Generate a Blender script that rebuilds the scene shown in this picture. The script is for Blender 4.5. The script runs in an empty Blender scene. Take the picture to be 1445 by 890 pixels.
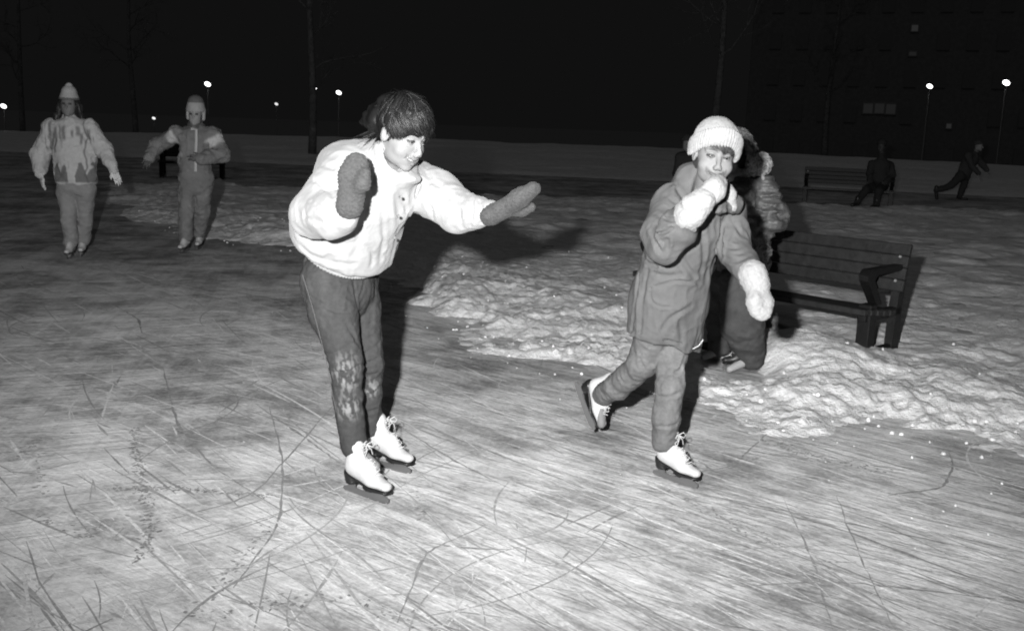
import bpy, bmesh, math, random, sys
import numpy as np
np.seterr(all='ignore')
rng = np.random.default_rng(11)
V3 = lambda *a: np.array(a, dtype=np.float64)
def nrm(v):
    v = np.asarray(v, float); return v/np.linalg.norm(v)

# ------------------------------------------------------------------ camera
FPX, PITCH, ROLL = 1405.0, math.radians(10.96), math.radians(2.0)
_a = math.pi/2-PITCH
MC = np.array([[1,0,0],[0,math.cos(_a),-math.sin(_a)],[0,math.sin(_a),math.cos(_a)]]) @ \
     np.array([[math.cos(ROLL),-math.sin(ROLL),0],[math.sin(ROLL),math.cos(ROLL),0],[0,0,1]])
CP = V3(0,0,1.5)
def ray(x,y): return MC @ V3((x-722.5)/FPX, -(y-445)/FPX, -1)
def P(x,y,Y):
    d = ray(x,y); return CP+d*(Y/d[1])
def G(x,y,z=0.0):
    d = ray(x,y); return CP+d*((z-CP[2])/d[2])

sc = bpy.context.scene
COL = sc.collection
cam = bpy.data.objects.new('camera', bpy.data.cameras.new('camera')); COL.objects.link(cam)
cam.data.sensor_width = 36; cam.data.lens = FPX/1445*36; cam.data.clip_end = 2000; cam.data.clip_start = .05
import mathutils
_m = mathutils.Matrix([[*MC[0],CP[0]],[*MC[1],CP[1]],[*MC[2],CP[2]],[0,0,0,1]])
cam.matrix_world = _m
sc.camera = cam

# ------------------------------------------------------------------ noise
def _hash(ix,iy,iz,seed):
    h = (ix.astype(np.uint32)*np.uint32(374761393) + iy.astype(np.uint32)*np.uint32(668265263)
         + iz.astype(np.uint32)*np.uint32(2147483647) + np.uint32(seed*1274126177 & 0xffffffff))
    h = (h ^ (h>>np.uint32(13)))*np.uint32(1274126177)
    h = (h ^ (h>>np.uint32(16)))*np.uint32(2246822519)
    h = h ^ (h>>np.uint32(15))
    return (h & np.uint32(0xffffff)).astype(np.float32)/np.float32(0xffffff)*2-1
def vnoise(p, seed=0):
    p = np.asarray(p, np.float32)
    i = np.floor(p); f = p-i; i = i.astype(np.int64)
    u = f*f*f*(f*(f*6-15)+10)
    r = 0
    for dx in (0,1):
        wx = u[...,0] if dx else 1-u[...,0]
        for dy in (0,1):
            wy = u[...,1] if dy else 1-u[...,1]
            for dz in (0,1):
                wz = u[...,2] if dz else 1-u[...,2]
                r = r+wx*wy*wz*_hash(i[...,0]+dx, i[...,1]+dy, i[...,2]+dz, seed)
    return r
def fbm(p, oct=4, seed=0, gain=.5):
    r = 0; a = 1; p = np.asarray(p, np.float32)
    for o in range(oct):
        r = r+a*vnoise(p*(2**o)+17.3*o, seed+o); a *= gain
    return r
def ridged(p, oct=4, seed=0, gain=.5):
    r = 0; a = 1; p = np.asarray(p, np.float32)
    for o in range(oct):
        r = r+a*(1-2*np.abs(vnoise(p*(2**o)+9.1*o, seed+o))); a *= gain
    return r

# ------------------------------------------------------------------ object helpers
def tag(o, label=None, cat=None, group=None, kind=None):
    if label: o['label'] = label
    if cat: o['category'] = cat
    if group: o['group'] = group
    if kind: o['kind'] = kind
    return o
def empty(name, loc, rz=0):
    o = bpy.data.objects.new(name, None); COL.objects.link(o); o.location = loc; o.rotation_euler = (0,0,rz); o.empty_display_size = .1
    return o
def mesh_obj(name, v, f, mat, parent=None, loc=None, smooth=True, cols=None):
    me = bpy.data.meshes.new(name)
    v = np.asarray(v, np.float64)
    if isinstance(f, np.ndarray):
        n, k = f.shape
        me.vertices.add(len(v)); me.vertices.foreach_set('co', v.astype(np.float32).ravel())
        me.loops.add(n*k); me.loops.foreach_set('vertex_index', f.astype(np.int32).ravel())
        me.polygons.add(n); me.polygons.foreach_set('loop_start', np.arange(0,n*k,k,dtype=np.int32))
        me.update(calc_edges=True)
    else:
        me.from_pydata([tuple(a) for a in v], [], [tuple(a) for a in f]); me.update()
    if smooth: me.polygons.foreach_set('use_smooth', np.ones(len(me.polygons), bool))
    if cols is not None:
        at = me.attributes.new('Col', 'FLOAT_COLOR', 'POINT')
        c = np.ones((len(v),4), np.float32); c[:,:3] = np.asarray(cols,np.float32).reshape(len(v),-1)
        at.data.foreach_set('color', c.ravel())
    me.validate()
    me.materials.append(mat)
    o = bpy.data.objects.new(name, me); COL.objects.link(o)
    if loc is not None: o.location = loc
    if parent is not None: o.parent = parent
    return o
def copy_tree(o, parent=None):
    c = o.copy(); COL.objects.link(c)
    if parent is not None: c.parent = parent
    for ch in list(o.children): copy_tree(ch, c)
    return c

# polygon mesh collector
class MB:
    def __init__(s): s.v=[]; s.f=[]; s.c=[]
    def add(s, vs, fs, c=None):
        n = len(s.v); s.v += [tuple(a) for a in vs]; s.f += [tuple(i+n for i in a) for a in fs]
        s.c += [c if c is not None else 1.0]*len(vs)
    def tube(s, pts, rad, n=6, c=None, cap=True):
        pts = [np.asarray(p,float) for p in pts]; m = len(pts)
        if not hasattr(rad,'__len__'): rad = [rad]*m
        vs=[]; fs=[]; a = None
        for i,p in enumerate(pts):
            t = nrm(pts[min(i+1,m-1)]-pts[max(i-1,0)])
            if a is None:
                a = np.cross(t, V3(.31,.22,.92)); a = nrm(a)
            a = a-t*np.dot(a,t); a = nrm(a); b = np.cross(t,a)
            for k in range(n):
                w = 2*math.pi*k/n; vs.append(p+(a*math.cos(w)+b*math.sin(w))*rad[i])
        for i in range(m-1):
            for k in range(n):
                fs.append((i*n+k, i*n+(k+1)%n, (i+1)*n+(k+1)%n, (i+1)*n+k))
        if cap: fs.append(tuple(range(n-1,-1,-1))); fs.append(tuple((m-1)*n+k for k in range(n)))
        s.add(vs,fs,c)
    def box(s, c, X, Y, Z, hx, hy, hz, bev=0.004, col=None):
        c=np.asarray(c,float); X,Y,Z=[np.asarray(a,float) for a in (X,Y,Z)]
        vs=[]; 
        # chamfered box: 24 verts
        idx={}
        for sx in (-1,1):
            for sy in (-1,1):
                for sz in (-1,1):
                    for ax in range(3):
                        h=[hx,hy,hz]; q=[sx*(h[0]-bev),sy*(h[1]-bev),sz*(h[2]-bev)]
                        q[ax]=(sx,sy,sz)[ax]*h[ax]
                        idx[(sx,sy,sz,ax)]=len(vs); vs.append(c+X*q[0]+Y*q[1]+Z*q[2])
        fs=[]
        def quad(l):
            p=[vs[i] for i in l]; n=np.cross(p[1]-p[0],p[2]-p[0]); m=sum(p)/len(p)
            if np.dot(n,m-c)<0: l=l[::-1]
            fs.append(tuple(l))
        for sgn in (-1,1):
            quad([idx[(sgn,a,b,0)] for a,b in ((-1,-1),(1,-1),(1,1),(-1,1))])
            quad([idx[(a,sgn,b,1)] for a,b in ((-1,-1),(1,-1),(1,1),(-1,1))])
            quad([idx[(a,b,sgn,2)] for a,b in ((-1,-1),(1,-1),(1,1),(-1,1))])
        for a in (-1,1):
            for b in (-1,1):
                quad([idx[(a,b,-1,0)],idx[(a,b,1,0)],idx[(a,b,1,1)],idx[(a,b,-1,1)]])
                quad([idx[(a,-1,b,0)],idx[(a,1,b,0)],idx[(a,1,b,2)],idx[(a,-1,b,2)]])
                quad([idx[(-1,a,b,1)],idx[(1,a,b,1)],idx[(1,a,b,2)],idx[(-1,a,b,2)]])
        for sx in (-1,1):
            for sy in (-1,1):
                for sz in (-1,1): quad([idx[(sx,sy,sz,k)] for k in range(3)])
        s.add(vs,fs,col)
    def extrude(s, outline, c, A, B, N, th, col=None):
        # outline: 2-D polygon in axes A,B about c, thickness th along N
        c=np.asarray(c,float); n=len(outline)
        vs=[c+A*a+B*b+N*(th/2*e) for e in (-1,1) for a,b in outline]
        fs=[tuple(range(n-1,-1,-1)), tuple(range(n,2*n))]+[(i,(i+1)%n,(i+1)%n+n,i+n) for i in range(n)]
        s.add(vs,fs,col)
    def build(s, name, mat, parent=None, loc=None, smooth=False, origin=None):
        v = np.array(s.v)
        if origin is not None: v = v-np.asarray(origin)
        o = mesh_obj(name, v, s.f, mat, parent, loc, smooth, cols=np.repeat(np.array(s.c)[:,None],3,1))
        return o

# ------------------------------------------------------------------ signed-distance modelling
def cap(a,b,ra,rb=None):
    a=np.asarray(a,float); b=np.asarray(b,float); rb = ra if rb is None else rb
    ba=b-a; L=max(ba@ba,1e-12)
    def f(p):
        q=p-a; t=np.clip((q@ba)/L,0,1)
        return np.linalg.norm(q-t[...,None]*ba,axis=-1)-(ra+(rb-ra)*t)
    m=max(ra,rb)
    return f, np.minimum(a,b)-m, np.maximum(a,b)+m
def ecap(a,b,ra,rb,dep,flat):
    """tapered capsule, squashed by `flat` along direction dep"""
    a=np.asarray(a,float); b=np.asarray(b,float); ba=b-a
    dep=nrm(np.asarray(dep,float)-ba*((np.asarray(dep,float)@ba)/(ba@ba))); L=ba@ba
    def f(p):
        q=p-a; q=q+dep*((q@dep)[...,None]*(1/flat-1)); t=np.clip((q@ba)/L,0,1)
        return (np.linalg.norm(q-t[...,None]*ba,axis=-1)-(ra+(rb-ra)*t))*(flat+1)/2
    m=max(ra,rb)
    return f, np.minimum(a,b)-m, np.maximum(a,b)+m
def ell(c,r,R=None):
    c=np.asarray(c,float); r=np.asarray(r,float); R=np.eye(3) if R is None else R
    def f(p):
        q=(p-c)@R; k0=np.linalg.norm(q/r,axis=-1); k1=np.linalg.norm(q/(r*r),axis=-1)+1e-9
        return k0*(k0-1)/k1
    m=max(r); 
    return f, c-m, c+m
def rbox(c,h,R=None,rad=.01):
    c=np.asarray(c,float); h=np.asarray(h,float)-rad; R=np.eye(3) if R is None else R
    def f(p):
        q=np.abs((p-c)@R)-h
        return np.linalg.norm(np.maximum(q,0),axis=-1)+np.minimum(q.max(-1),0)-rad
    m=np.linalg.norm(h)+rad
    return f, c-m, c+m
def half(c,n):
    """half space to cut away: the side the normal points to"""
    c=np.asarray(c,float); n=nrm(n)
    return (lambda p:-((p-c)@n)), None, None
def polyd(p, pts):
    d=None
    for a,b in zip(pts[:-1],pts[1:]):
        a=np.asarray(a,float); b=np.asarray(b,float); ba=b-a; q=p-a; t=np.clip((q@ba)/max(ba@ba,1e-12),0,1)
        e=np.linalg.norm(q-t[...,None]*ba,axis=-1); d=e if d is None else np.minimum(d,e)
    return d
class S:
    def __init__(s): s.ops=[]; s.dis=[]
    def u(s,pr,k=.02): s.ops.append(('u',k,pr)); return s
    def sub(s,pr,k=.01): s.ops.append(('s',k,pr)); return s
    def inter(s,pr,k=.01): s.ops.append(('i',k,pr)); return s
    def chain(s,pts,rs,k=.02):
        for i in range(len(pts)-1): s.u(cap(pts[i],pts[i+1],rs[i],rs[i+1]), k if i or len(s.ops)==0 else k)
        return s
    def disp(s,fn): s.dis.append(fn); return s
    def fold(s,pts,r,amp):
        """gaussian crease (amp<0) or ridge (amp>0) along a 3-D polyline"""
        pts=[np.asarray(a,float) for a in pts]; lo=np.min(pts,0)-3*r; hi=np.max(pts,0)+3*r
        def f(p):
            o=np.zeros(p.shape[:-1]); m=np.all((p>lo)&(p<hi),axis=-1)
            if m.any(): o[m]=amp*np.exp(-(polyd(p[m],pts)/r)**2)
            return o
        s.dis.append(f); return s
    def hit(s,px):
        px=np.asarray(px,float); d=np.array([ray(x,y) for x,y in px]); d/=np.linalg.norm(d,axis=1)[:,None]; lo,hi=s.bounds()
        t=np.full(len(px),max(.5,lo[1]-.2)); 
        for _ in range(90):
            t=t+np.clip(s.ev(CP+d*t[:,None],False),-.02,.06)*.8
        return CP+d*t[:,None], s.ev(CP+d*t[:,None],False)
    def crease(s,px,r,amp,step=5):
        """a crease sewn or pressed into the surface the viewer of the photo sees, given by its picture outline"""
        px=np.asarray(px,float); L=np.r_[0,np.cumsum(np.hypot(*np.diff(px,axis=0).T))]; n=max(3,int(L[-1]/step)); u=np.linspace(0,L[-1],n)
        q=np.stack([np.interp(u,L,px[:,0]),np.interp(u,L,px[:,1])],1)
        for _ in range(2): q[1:-1]=(q[:-2]+2*q[1:-1]+q[2:])/4
        p,e=s.hit(q); p=p[np.abs(e)<.01]
        if len(p)>1:
            lo=p.min(0)-3*r; hi=p.max(0)+3*r; tt=np.linspace(0,1,len(p))
            def f(x):
                o=np.zeros(x.shape[:-1]); m=np.all((x>lo)&(x<hi),axis=-1)
                if m.any():
                    D=np.full(m.sum(),9.); W=np.zeros(m.sum()); y=x[m]
                    for i,(a,b) in enumerate(zip(p[:-1],p[1:])):
                        e_=polyd(y,[a,b]); k=e_<D; D[k]=e_[k]; W[k]=min(1,.35+2.2*min(i+.5,len(p)-1.5-i+.5)/len(p))
                    o[m]=amp*W*(np.exp(-(D/r)**2)-.35*np.exp(-((D-2.2*r)/(1.2*r))**2))
                return o
            s.dis.append(f)
        return s
    def ev(s,p,disp=True):
        d=np.full(p.shape[:-1],1.0)
        for op,k,(f,lo,hi) in s.ops:
            if lo is not None:
                m=k+.04; sel=np.all((p>lo-m)&(p<hi+m),axis=-1)
                if not sel.any(): continue
                d[sel]=s._c(op,k,d[sel],f(p[sel]))
            else: d=s._c(op,k,d,f(p))
        if disp:
            for g in s.dis: d=d-g(p)
        return d
    @staticmethod
    def _c(op,k,a,b):
        k=max(k,1e-5)
        if op=='u': h=np.maximum(k-np.abs(a-b),0)/k; return np.minimum(a,b)-h*h*k/4
        if op=='s': b=-b
        h=np.maximum(k-np.abs(a-b),0)/k; return np.maximum(a,b)+h*h*k/4
    def bounds(s):
        lo=np.min([o[2][1] for o in s.ops if o[0]=='u'],0); hi=np.max([o[2][2] for o in s.ops if o[0]=='u'],0)
        return lo-.03,hi+.03
    def mesh(s,res,axes=None):
        lo,hi=s.bounds()
        if axes is None: axes=[np.arange(lo[i],hi[i]+res,res) for i in range(3)]
        xs,ys,zs=axes; D=np.full((len(xs),len(ys),len(zs)),1.0,np.float32)
        for op,k,(f,lo,hi) in s.ops:
            if lo is not None:
                m=k+.04
                sl=[slice(max(0,np.searchsorted(a,lo[i]-m)-1),np.searchsorted(a,hi[i]+m)+1) for i,a in enumerate(axes)]
            else: sl=[slice(None)]*3
            gx,gy,gz=np.meshgrid(xs[sl[0]],ys[sl[1]],zs[sl[2]],indexing='ij')
            if gx.size==0: continue
            d=f(np.stack([gx,gy,gz],-1)); sub=D[tuple(sl)]
            D[tuple(sl)]=s._c(op,k,sub,d)
        if s.dis:
            m=np.abs(D)<.035; i=np.argwhere(m)
            p=np.stack([xs[i[:,0]],ys[i[:,1]],zs[i[:,2]]],-1); dd=0
            for g in s.dis: dd=dd+g(p)
            D[m]-=dd
        v,f=surface_nets(D,axes)
        for _ in range(3):
            e=.0012; d0=s.ev(v); g=np.stack([s.ev(v+V3(*(e if j==k else 0 for j in range(3))))-d0 for k in range(3)],-1)/e
            gl=np.sum(g*g,-1)+1e-6; st=d0/gl; mx=res*.6/np.sqrt(gl)
            v=v-g*np.clip(st,-mx,mx)[:,None]
        return v,f
    def build(s,name,res,mat,parent=None,origin=(0,0,0),axes=None,color=None,loc=None):
        v,f=s.mesh(res,axes)
        c=None
        if color is not None: c=color(v); c=np.repeat(np.asarray(c)[:,None],3,1)
        return mesh_obj(name, v-np.asarray(origin), f, mat, parent, loc, True, c)
def surface_nets(D,axes):
    xs,ys,zs=axes; nx,ny,nz=D.shape; neg=D<0
    cnt=np.zeros((nx-1,ny-1,nz-1),np.int8)
    for a in (0,1):
        for b in (0,1):
            for c in (0,1): cnt+=neg[a:nx-1+a,b:ny-1+b,c:nz-1+c]
    act=(cnt>0)&(cnt<8); I=np.argwhere(act); idm=np.full(act.shape,-1,np.int64); idm[act]=np.arange(len(I))
    acc=np.zeros((len(I),3)); n=np.zeros(len(I))
    def pos(J): return np.stack([xs[J[:,0]],ys[J[:,1]],zs[J[:,2]]],-1)
    for ax in range(3):
        oth=[k for k in range(3) if k!=ax]
        for a in (0,1):
            for b in (0,1):
                J=I.copy(); J[:,oth[0]]+=a; J[:,oth[1]]+=b; K=J.copy(); K[:,ax]+=1
                d0=D[J[:,0],J[:,1],J[:,2]]; d1=D[K[:,0],K[:,1],K[:,2]]; m=(d0<0)!=(d1<0)
                t=(d0/(d0-d1+1e-20))[m][:,None]; p=pos(J[m])*(1-t)+pos(K[m])*t
                acc[m]+=p; n[m]+=1
    v=acc/np.maximum(n,1)[:,None]; F=[]
    for ax in range(3):
        u,w=[(1,2),(2,0),(0,1)][ax]
        s0=[slice(None)]*3; s1=[slice(None)]*3; s0[ax]=slice(0,-1); s1[ax]=slice(1,None)
        A=neg[tuple(s0)]; B=neg[tuple(s1)]; E=np.argwhere(A!=B)
        ok=(E[:,u]>0)&(E[:,w]>0)&(E[:,u]<D.shape[u]-1)&(E[:,w]<D.shape[w]-1); E=E[ok]
        q=[]
        for du,dw in ((-1,-1),(0,-1),(0,0),(-1,0)):
            J=E.copy(); J[:,u]+=du; J[:,w]+=dw; q.append(idm[J[:,0],J[:,1],J[:,2]])
        q=np.stack(q,1); fl=~A[E[:,0],E[:,1],E[:,2]]; q[fl]=q[fl][:,::-1]; F.append(q)
    F=np.concatenate(F); F=F[(F>=0).all(1)]
    return v,F

# ------------------------------------------------------------------ materials (the picture is black and white: neutral greys)
def mat(name, base=.5, rough=.8, spec=.3, attr=False, noise=None, bump=None, sheen=0, metal=0, wave=None, emit=None, coat=0):
    """noise=(scale, amount, stretch) multiplies the colour; bump=(scale, distance)"""
    m=bpy.data.materials.new(name); m.use_nodes=True; nt=m.node_tree; N=nt.nodes; L=nt.links
    b=N['Principled BSDF']; b.inputs['Roughness'].default_value=rough; b.inputs['Specular IOR Level'].default_value=spec
    b.inputs['Metallic'].default_value=metal; b.inputs['Sheen Weight'].default_value=sheen; b.inputs['Coat Weight'].default_value=coat
    b.inputs['Base Color'].default_value=(base,base,base,1); src=None
    tc=N.new('ShaderNodeTexCoord')
    if attr:
        a=N.new('ShaderNodeAttribute'); a.attribute_name='Col'; src=a.outputs['Color']
    if noise:
        nz=N.new('ShaderNodeTexNoise'); nz.inputs['Scale'].default_value=noise[0]; nz.inputs['Detail'].default_value=6; nz.inputs['Roughness'].default_value=.65
        L.new(tc.outputs['Object'],nz.inputs['Vector'])
        mr=N.new('ShaderNodeMapRange'); mr.inputs[1].default_value=.3; mr.inputs[2].default_value=.7; mr.inputs[3].default_value=1-noise[1]; mr.inputs[4].default_value=1+noise[1]
        L.new(nz.outputs[0],mr.inputs[0]); vm=N.new('ShaderNodeVectorMath'); vm.operation='SCALE'
        if src: L.new(src,vm.inputs[0])
        else: vm.inputs[0].default_value=(base,)*3
        L.new(mr.outputs[0],vm.inputs['Scale']); src=vm.outputs[0]
    if src: L.new(src,b.inputs['Base Color'])
    nrmo=None
    if bump:
        for sc_,ds in ([bump] if not isinstance(bump,list) else bump):
            nz=N.new('ShaderNodeTexNoise'); nz.inputs['Scale'].default_value=sc_; nz.inputs['Detail'].default_value=5
            L.new(tc.outputs['Object'],nz.inputs['Vector']); bp=N.new('ShaderNodeBump'); bp.inputs['Distance'].default_value=ds; bp.inputs['Strength'].default_value=1
            L.new(nz.outputs[0],bp.inputs['Height'])
            if nrmo: L.new(nrmo,bp.inputs['Normal'])
            nrmo=bp.outputs[0]
        L.new(nrmo,b.inputs['Normal'])
    if emit:
        b.inputs['Emission Color'].default_value=(1,1,1,1); b.inputs['Emission Strength'].default_value=emit
    return m
M={}
M['skin']=mat('skin',.5,.6,.22,attr=True,bump=(180,.0006))
M['eye']=mat('eye',.5,.12,.6,attr=True)
M['teeth']=mat('teeth',.45,.3,.5)
M['hair']=mat('hair',.05,.42,.18,attr=True)
M['white_nylon']=mat('white_nylon',.25,.7,.25,noise=(9,.05),bump=[(18,.006),(50,.0015)],sheen=.1)
M['knit_grey']=mat('knit_grey',.050,.95,.1,noise=(120,.3),bump=[(220,.002)],sheen=.04)
M['knit_white']=mat('knit_white',.23,.95,.1,noise=(160,.12),bump=[(260,.0018),(60,.004)],sheen=.05)
M['denim']=mat('denim',.5,.9,.15,attr=True,noise=(70,.16),bump=[(30,.004),(400,.0006)])
M['coat']=mat('coat',.078,.85,.2,noise=(40,.08),bump=[(18,.005),(350,.0006)])
M['cloth']=mat('cloth',.17,.85,.2,attr=True,noise=(25,.1),bump=[(20,.006)])
M['gloss_nylon']=mat('gloss_nylon',.12,.5,.35,attr=True,noise=(14,.2),bump=[(20,.012)])
M['fur']=mat('fur',.22,.95,.1,attr=True,noise=(90,.5),bump=[(110,.02)])
M['leather']=mat('leather',.42,.42,.4,noise=(40,.06),bump=[(60,.0015)])
M['sole']=mat('sole',.012,.4,.4)
M['steel']=mat('steel',.16,.35,.5,metal=.5)
M['lace']=mat('lace',.42,.9,.1)
M['thread']=mat('thread',.075,.9,.1)
M['bench']=mat('bench',.02,.55,.35,attr=True,noise=(16,.35),bump=[(40,.003)])
M['iron']=mat('iron',.14,.5,.4)
# ------------------------------------------------------------------ ground
def poly_sd(x,y,poly):
    """signed distance, positive inside"""
    p=np.stack([x,y],-1); n=len(poly); ins=np.zeros(x.shape,bool); d=np.full(x.shape,1e9)
    for i in range(n):
        a=np.array(poly[i]); b=np.array(poly[(i+1)%n]); ba=b-a; q=p-a
        t=np.clip((q@ba)/(ba@ba),0,1); d=np.minimum(d,np.linalg.norm(q-t[...,None]*ba,axis=-1))
        c=((a[1]>y)!=(b[1]>y))&(x<(b[0]-a[0])*(y-a[1])/(b[1]-a[1]+1e-12)+a[0]); ins^=c
    return np.where(ins,d,-d)
ISLAND=[G(*q)[:2] for q in ((1445,672),(1250,622),(1100,590),(1000,566),(880,536),(720,492),(620,446),(560,400),(480,372),(400,350),(330,345),(220,312),(150,280),(140,258),(330,262),(640,275),(1000,285),(1445,299))]
ISLAND=[(9,1.0),(4.0,2.6)]+[tuple(a) for a in ISLAND]+[(45,21.5),(45,1.0)]
CH=G(1035,520)
def smooth(a,b,x):
    t=np.clip((x-a)/(b-a),0,1); return t*t*(3-2*t)
HEAP=[(G(1140,508)[:2],.5,.13),(G(1215,530)[:2],.35,.05),(G(1245,490)[:2],.4,-.05),(G(1090,520)[:2],.4,.10),(G(690,440)[:2],1.1,.07),(G(640,410)[:2],.8,.06),(G(430,330)[:2],1.5,.08),(G(322,262)[:2],.5,.28),(G(1150,560)[:2],.5,.05),(G(190,300)[:2],1.2,.06),(G(1040,515)[:2],.42,-.13),(G(1075,530)[:2],.3,-.06)]
def snow_h(x,y,fine=True):
    p=np.stack([x,y,np.zeros_like(x)],-1)
    s=poly_sd(x,y,ISLAND)+.30*fbm(p*.9,3,5)+.10*fbm(p*4,2,8)+.06*fbm(p*13,3,18)
    dist=np.hypot(x,y)
    rough=.35+.65*np.exp(-np.maximum(s-.2,0)/1.4)
    h=-.06+.06*smooth(-.25,.05,s)+.075*smooth(0,1.0,s)-.045*smooth(.9,2.6,s)
    for (c,r,a) in HEAP:
        h=h+a*np.exp(-((x-c[0])**2+(y-c[1])**2)/(r*r*.5))*smooth(-.1,.25,s)
    m=smooth(-.12,.35,s)*(1-.9*np.exp(-((x-CH[0])**2+(y-CH[1])**2)/.10))
    w=p+.06*np.stack([fbm(p*3,2,31),fbm(p*3,2,37),p[...,0]*0],-1)
    ca,sa=math.cos(math.radians(64)),math.sin(math.radians(64)); q=np.stack([w[...,0]*ca+w[...,1]*sa,-w[...,0]*sa+w[...,1]*ca,w[...,2]],-1)
    lf=1-smooth(.6,1.8,p[...,0]); h=h+m*(.030*fbm(w*2.2,2,3)+rough*(lf*.030*(ridged(q*V3(2.0,6.5,1),3,12,.6)-.6)+(1-lf)*.034*(ridged(w*V3(5.2,4.2,1),3,12,.55)-.6))*.28)
    if fine: h=h+m*rough*(.0145*fbm(w*14,4,41,.6)+.020*np.maximum(vnoise(w*13,50)-.15,0))
    # far bank
    f0=29.0-.20*x; s2=(y-f0)
    far=smooth(-.5,1.5,s2)*.12+.45*smooth(0,20,s2)*np.clip(1-(x/30)**2,-.3,1)-.06
    far=far+.05*fbm(p*.5,3,60)*smooth(0,3,s2)
    far=far-6*smooth(0,14,y-51)
    return np.where(s2>-1,np.maximum(h,far),h)
def ice_h(x,y):
    return -6*smooth(0,14,y-51.5)
def polar(nr,angs,r0,r1,extra):
    r=np.concatenate([np.linspace(.05,r0,12)[:-1] if r0>.5 else [], r0*np.exp(np.linspace(0,math.log(r1/r0),nr)), extra])
    A,Rr=np.meshgrid(angs,r); return Rr*np.sin(A), Rr*np.cos(A)
def gridfaces(nr,na,wrap):
    i=np.arange(nr-1)[:,None]; j=np.arange(na if wrap else na-1)[None,:]; j2=(j+1)%na
    return np.stack([i*na+j, i*na+j2, (i+1)*na+j2, (i+1)*na+j],-1).reshape(-1,4)[:,::-1]

def node_ice():
    m=bpy.data.materials.new('scraped_ice'); m.use_nodes=True; nt=m.node_tree; N=nt.nodes; L=nt.links; b=N['Principled BSDF']
    tc=N.new('ShaderNodeTexCoord')
    def mapping(rz,s,loc=(0,0,0)):
        # rotate first, then stretch
        a=N.new('ShaderNodeMapping'); a.inputs['Rotation'].default_value=(0,0,rz); L.new(tc.outputs['Object'],a.inputs[0])
        c=N.new('ShaderNodeMapping'); c.inputs['Scale'].default_value=s; c.inputs['Location'].default_value=loc; L.new(a.outputs[0],c.inputs[0]); return c.outputs[0]
    def noise(vec,sc,det=5,ro=.6,dist=0):
        n=N.new('ShaderNodeTexNoise'); n.inputs['Scale'].default_value=sc; n.inputs['Detail'].default_value=det; n.inputs['Roughness'].default_value=ro; n.inputs['Distortion'].default_value=dist; L.new(vec,n.inputs['Vector']); return n.outputs[0]
    def rng_(v,a,b_,c,d):
        n=N.new('ShaderNodeMapRange'); n.interpolation_type='SMOOTHSTEP'
        for i,x in enumerate((a,b_,c,d)): n.inputs[i+1].default_value=x
        L.new(v,n.inputs[0]); return n.outputs[0]
    def mth(op,a,c,cl=False):
        n=N.new('ShaderNodeMath'); n.operation=op; n.use_clamp=cl
        for i,x in enumerate((a,c)):
            if hasattr(x,'is_linked') or not isinstance(x,(int,float)): L.new(x,n.inputs[i])
            else: n.inputs[i].default_value=x
        return n.outputs[0]
    obj=tc.outputs['Object']
    st1=noise(mapping(math.radians(46),(1.7,7,1)),1.3,6,.66,.9)     # streaks in the skating direction
    st2=noise(mapping(math.radians(33),(1.5,10,1),(3,7,0)),1.0,6,.66,.8)
    st3=noise(mapping(math.radians(-25),(1.8,11,1),(9,2,0)),1.0,5,.6,.7)
    st4=noise(mapping(math.radians(80),(1.4,12,1),(1,5,0)),.9,5,.6,.9)
    pat=noise(obj,.9,6,.6,.3); pat2=noise(obj,3.2,7,.7,.2); gr=noise(obj,45,4,.7)
    a=mth('ADD',rng_(st1,.36,.64,-.5,.5),rng_(st2,.36,.64,-.45,.45))
    a2=mth('ADD',rng_(st3,.38,.62,-.35,.35),rng_(st4,.38,.62,-.3,.3))
    # the crossing arcs dominate on the left of the rink
    sx=N.new('ShaderNodeSeparateXYZ'); L.new(obj,sx.inputs[0]); lf=rng_(sx.outputs[0],-2.2,-.2,1.0,.25)
    a=mth('ADD',mth('MULTIPLY',a,rng_(sx.outputs[0],-2.5,.2,.40,1.0)),mth('MULTIPLY',a2,lf))
    t=mth('ADD',mth('MULTIPLY',a,.21),rng_(pat,.35,.65,-.26,.22)); t=mth('ADD',t,rng_(pat2,.35,.65,-.19,.19)); t=mth('ADD',t,rng_(gr,.3,.7,-.13,.13))
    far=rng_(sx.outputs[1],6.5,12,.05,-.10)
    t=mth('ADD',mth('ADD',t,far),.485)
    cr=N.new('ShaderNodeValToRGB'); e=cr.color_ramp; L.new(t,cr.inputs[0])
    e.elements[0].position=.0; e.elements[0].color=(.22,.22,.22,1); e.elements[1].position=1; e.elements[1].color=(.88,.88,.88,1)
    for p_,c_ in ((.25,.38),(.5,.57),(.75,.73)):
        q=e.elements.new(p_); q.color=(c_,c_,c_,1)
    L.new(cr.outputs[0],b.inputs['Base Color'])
    hgt=mth('ADD',mth('MULTIPLY',a,.5),mth('MULTIPLY',pat2,.8)); hgt=mth('ADD',hgt,mth('MULTIPLY',gr,.2))
    bp=N.new('ShaderNodeBump'); bp.inputs['Distance'].default_value=.012; bp.inputs['Strength'].default_value=.5; L.new(hgt,bp.inputs['Height']); L.new(bp.outputs[0],b.inputs['Normal'])
    b.inputs['Roughness'].default_value=.55; b.inputs['Specular IOR Level'].default_value=.35
    return m
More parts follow.
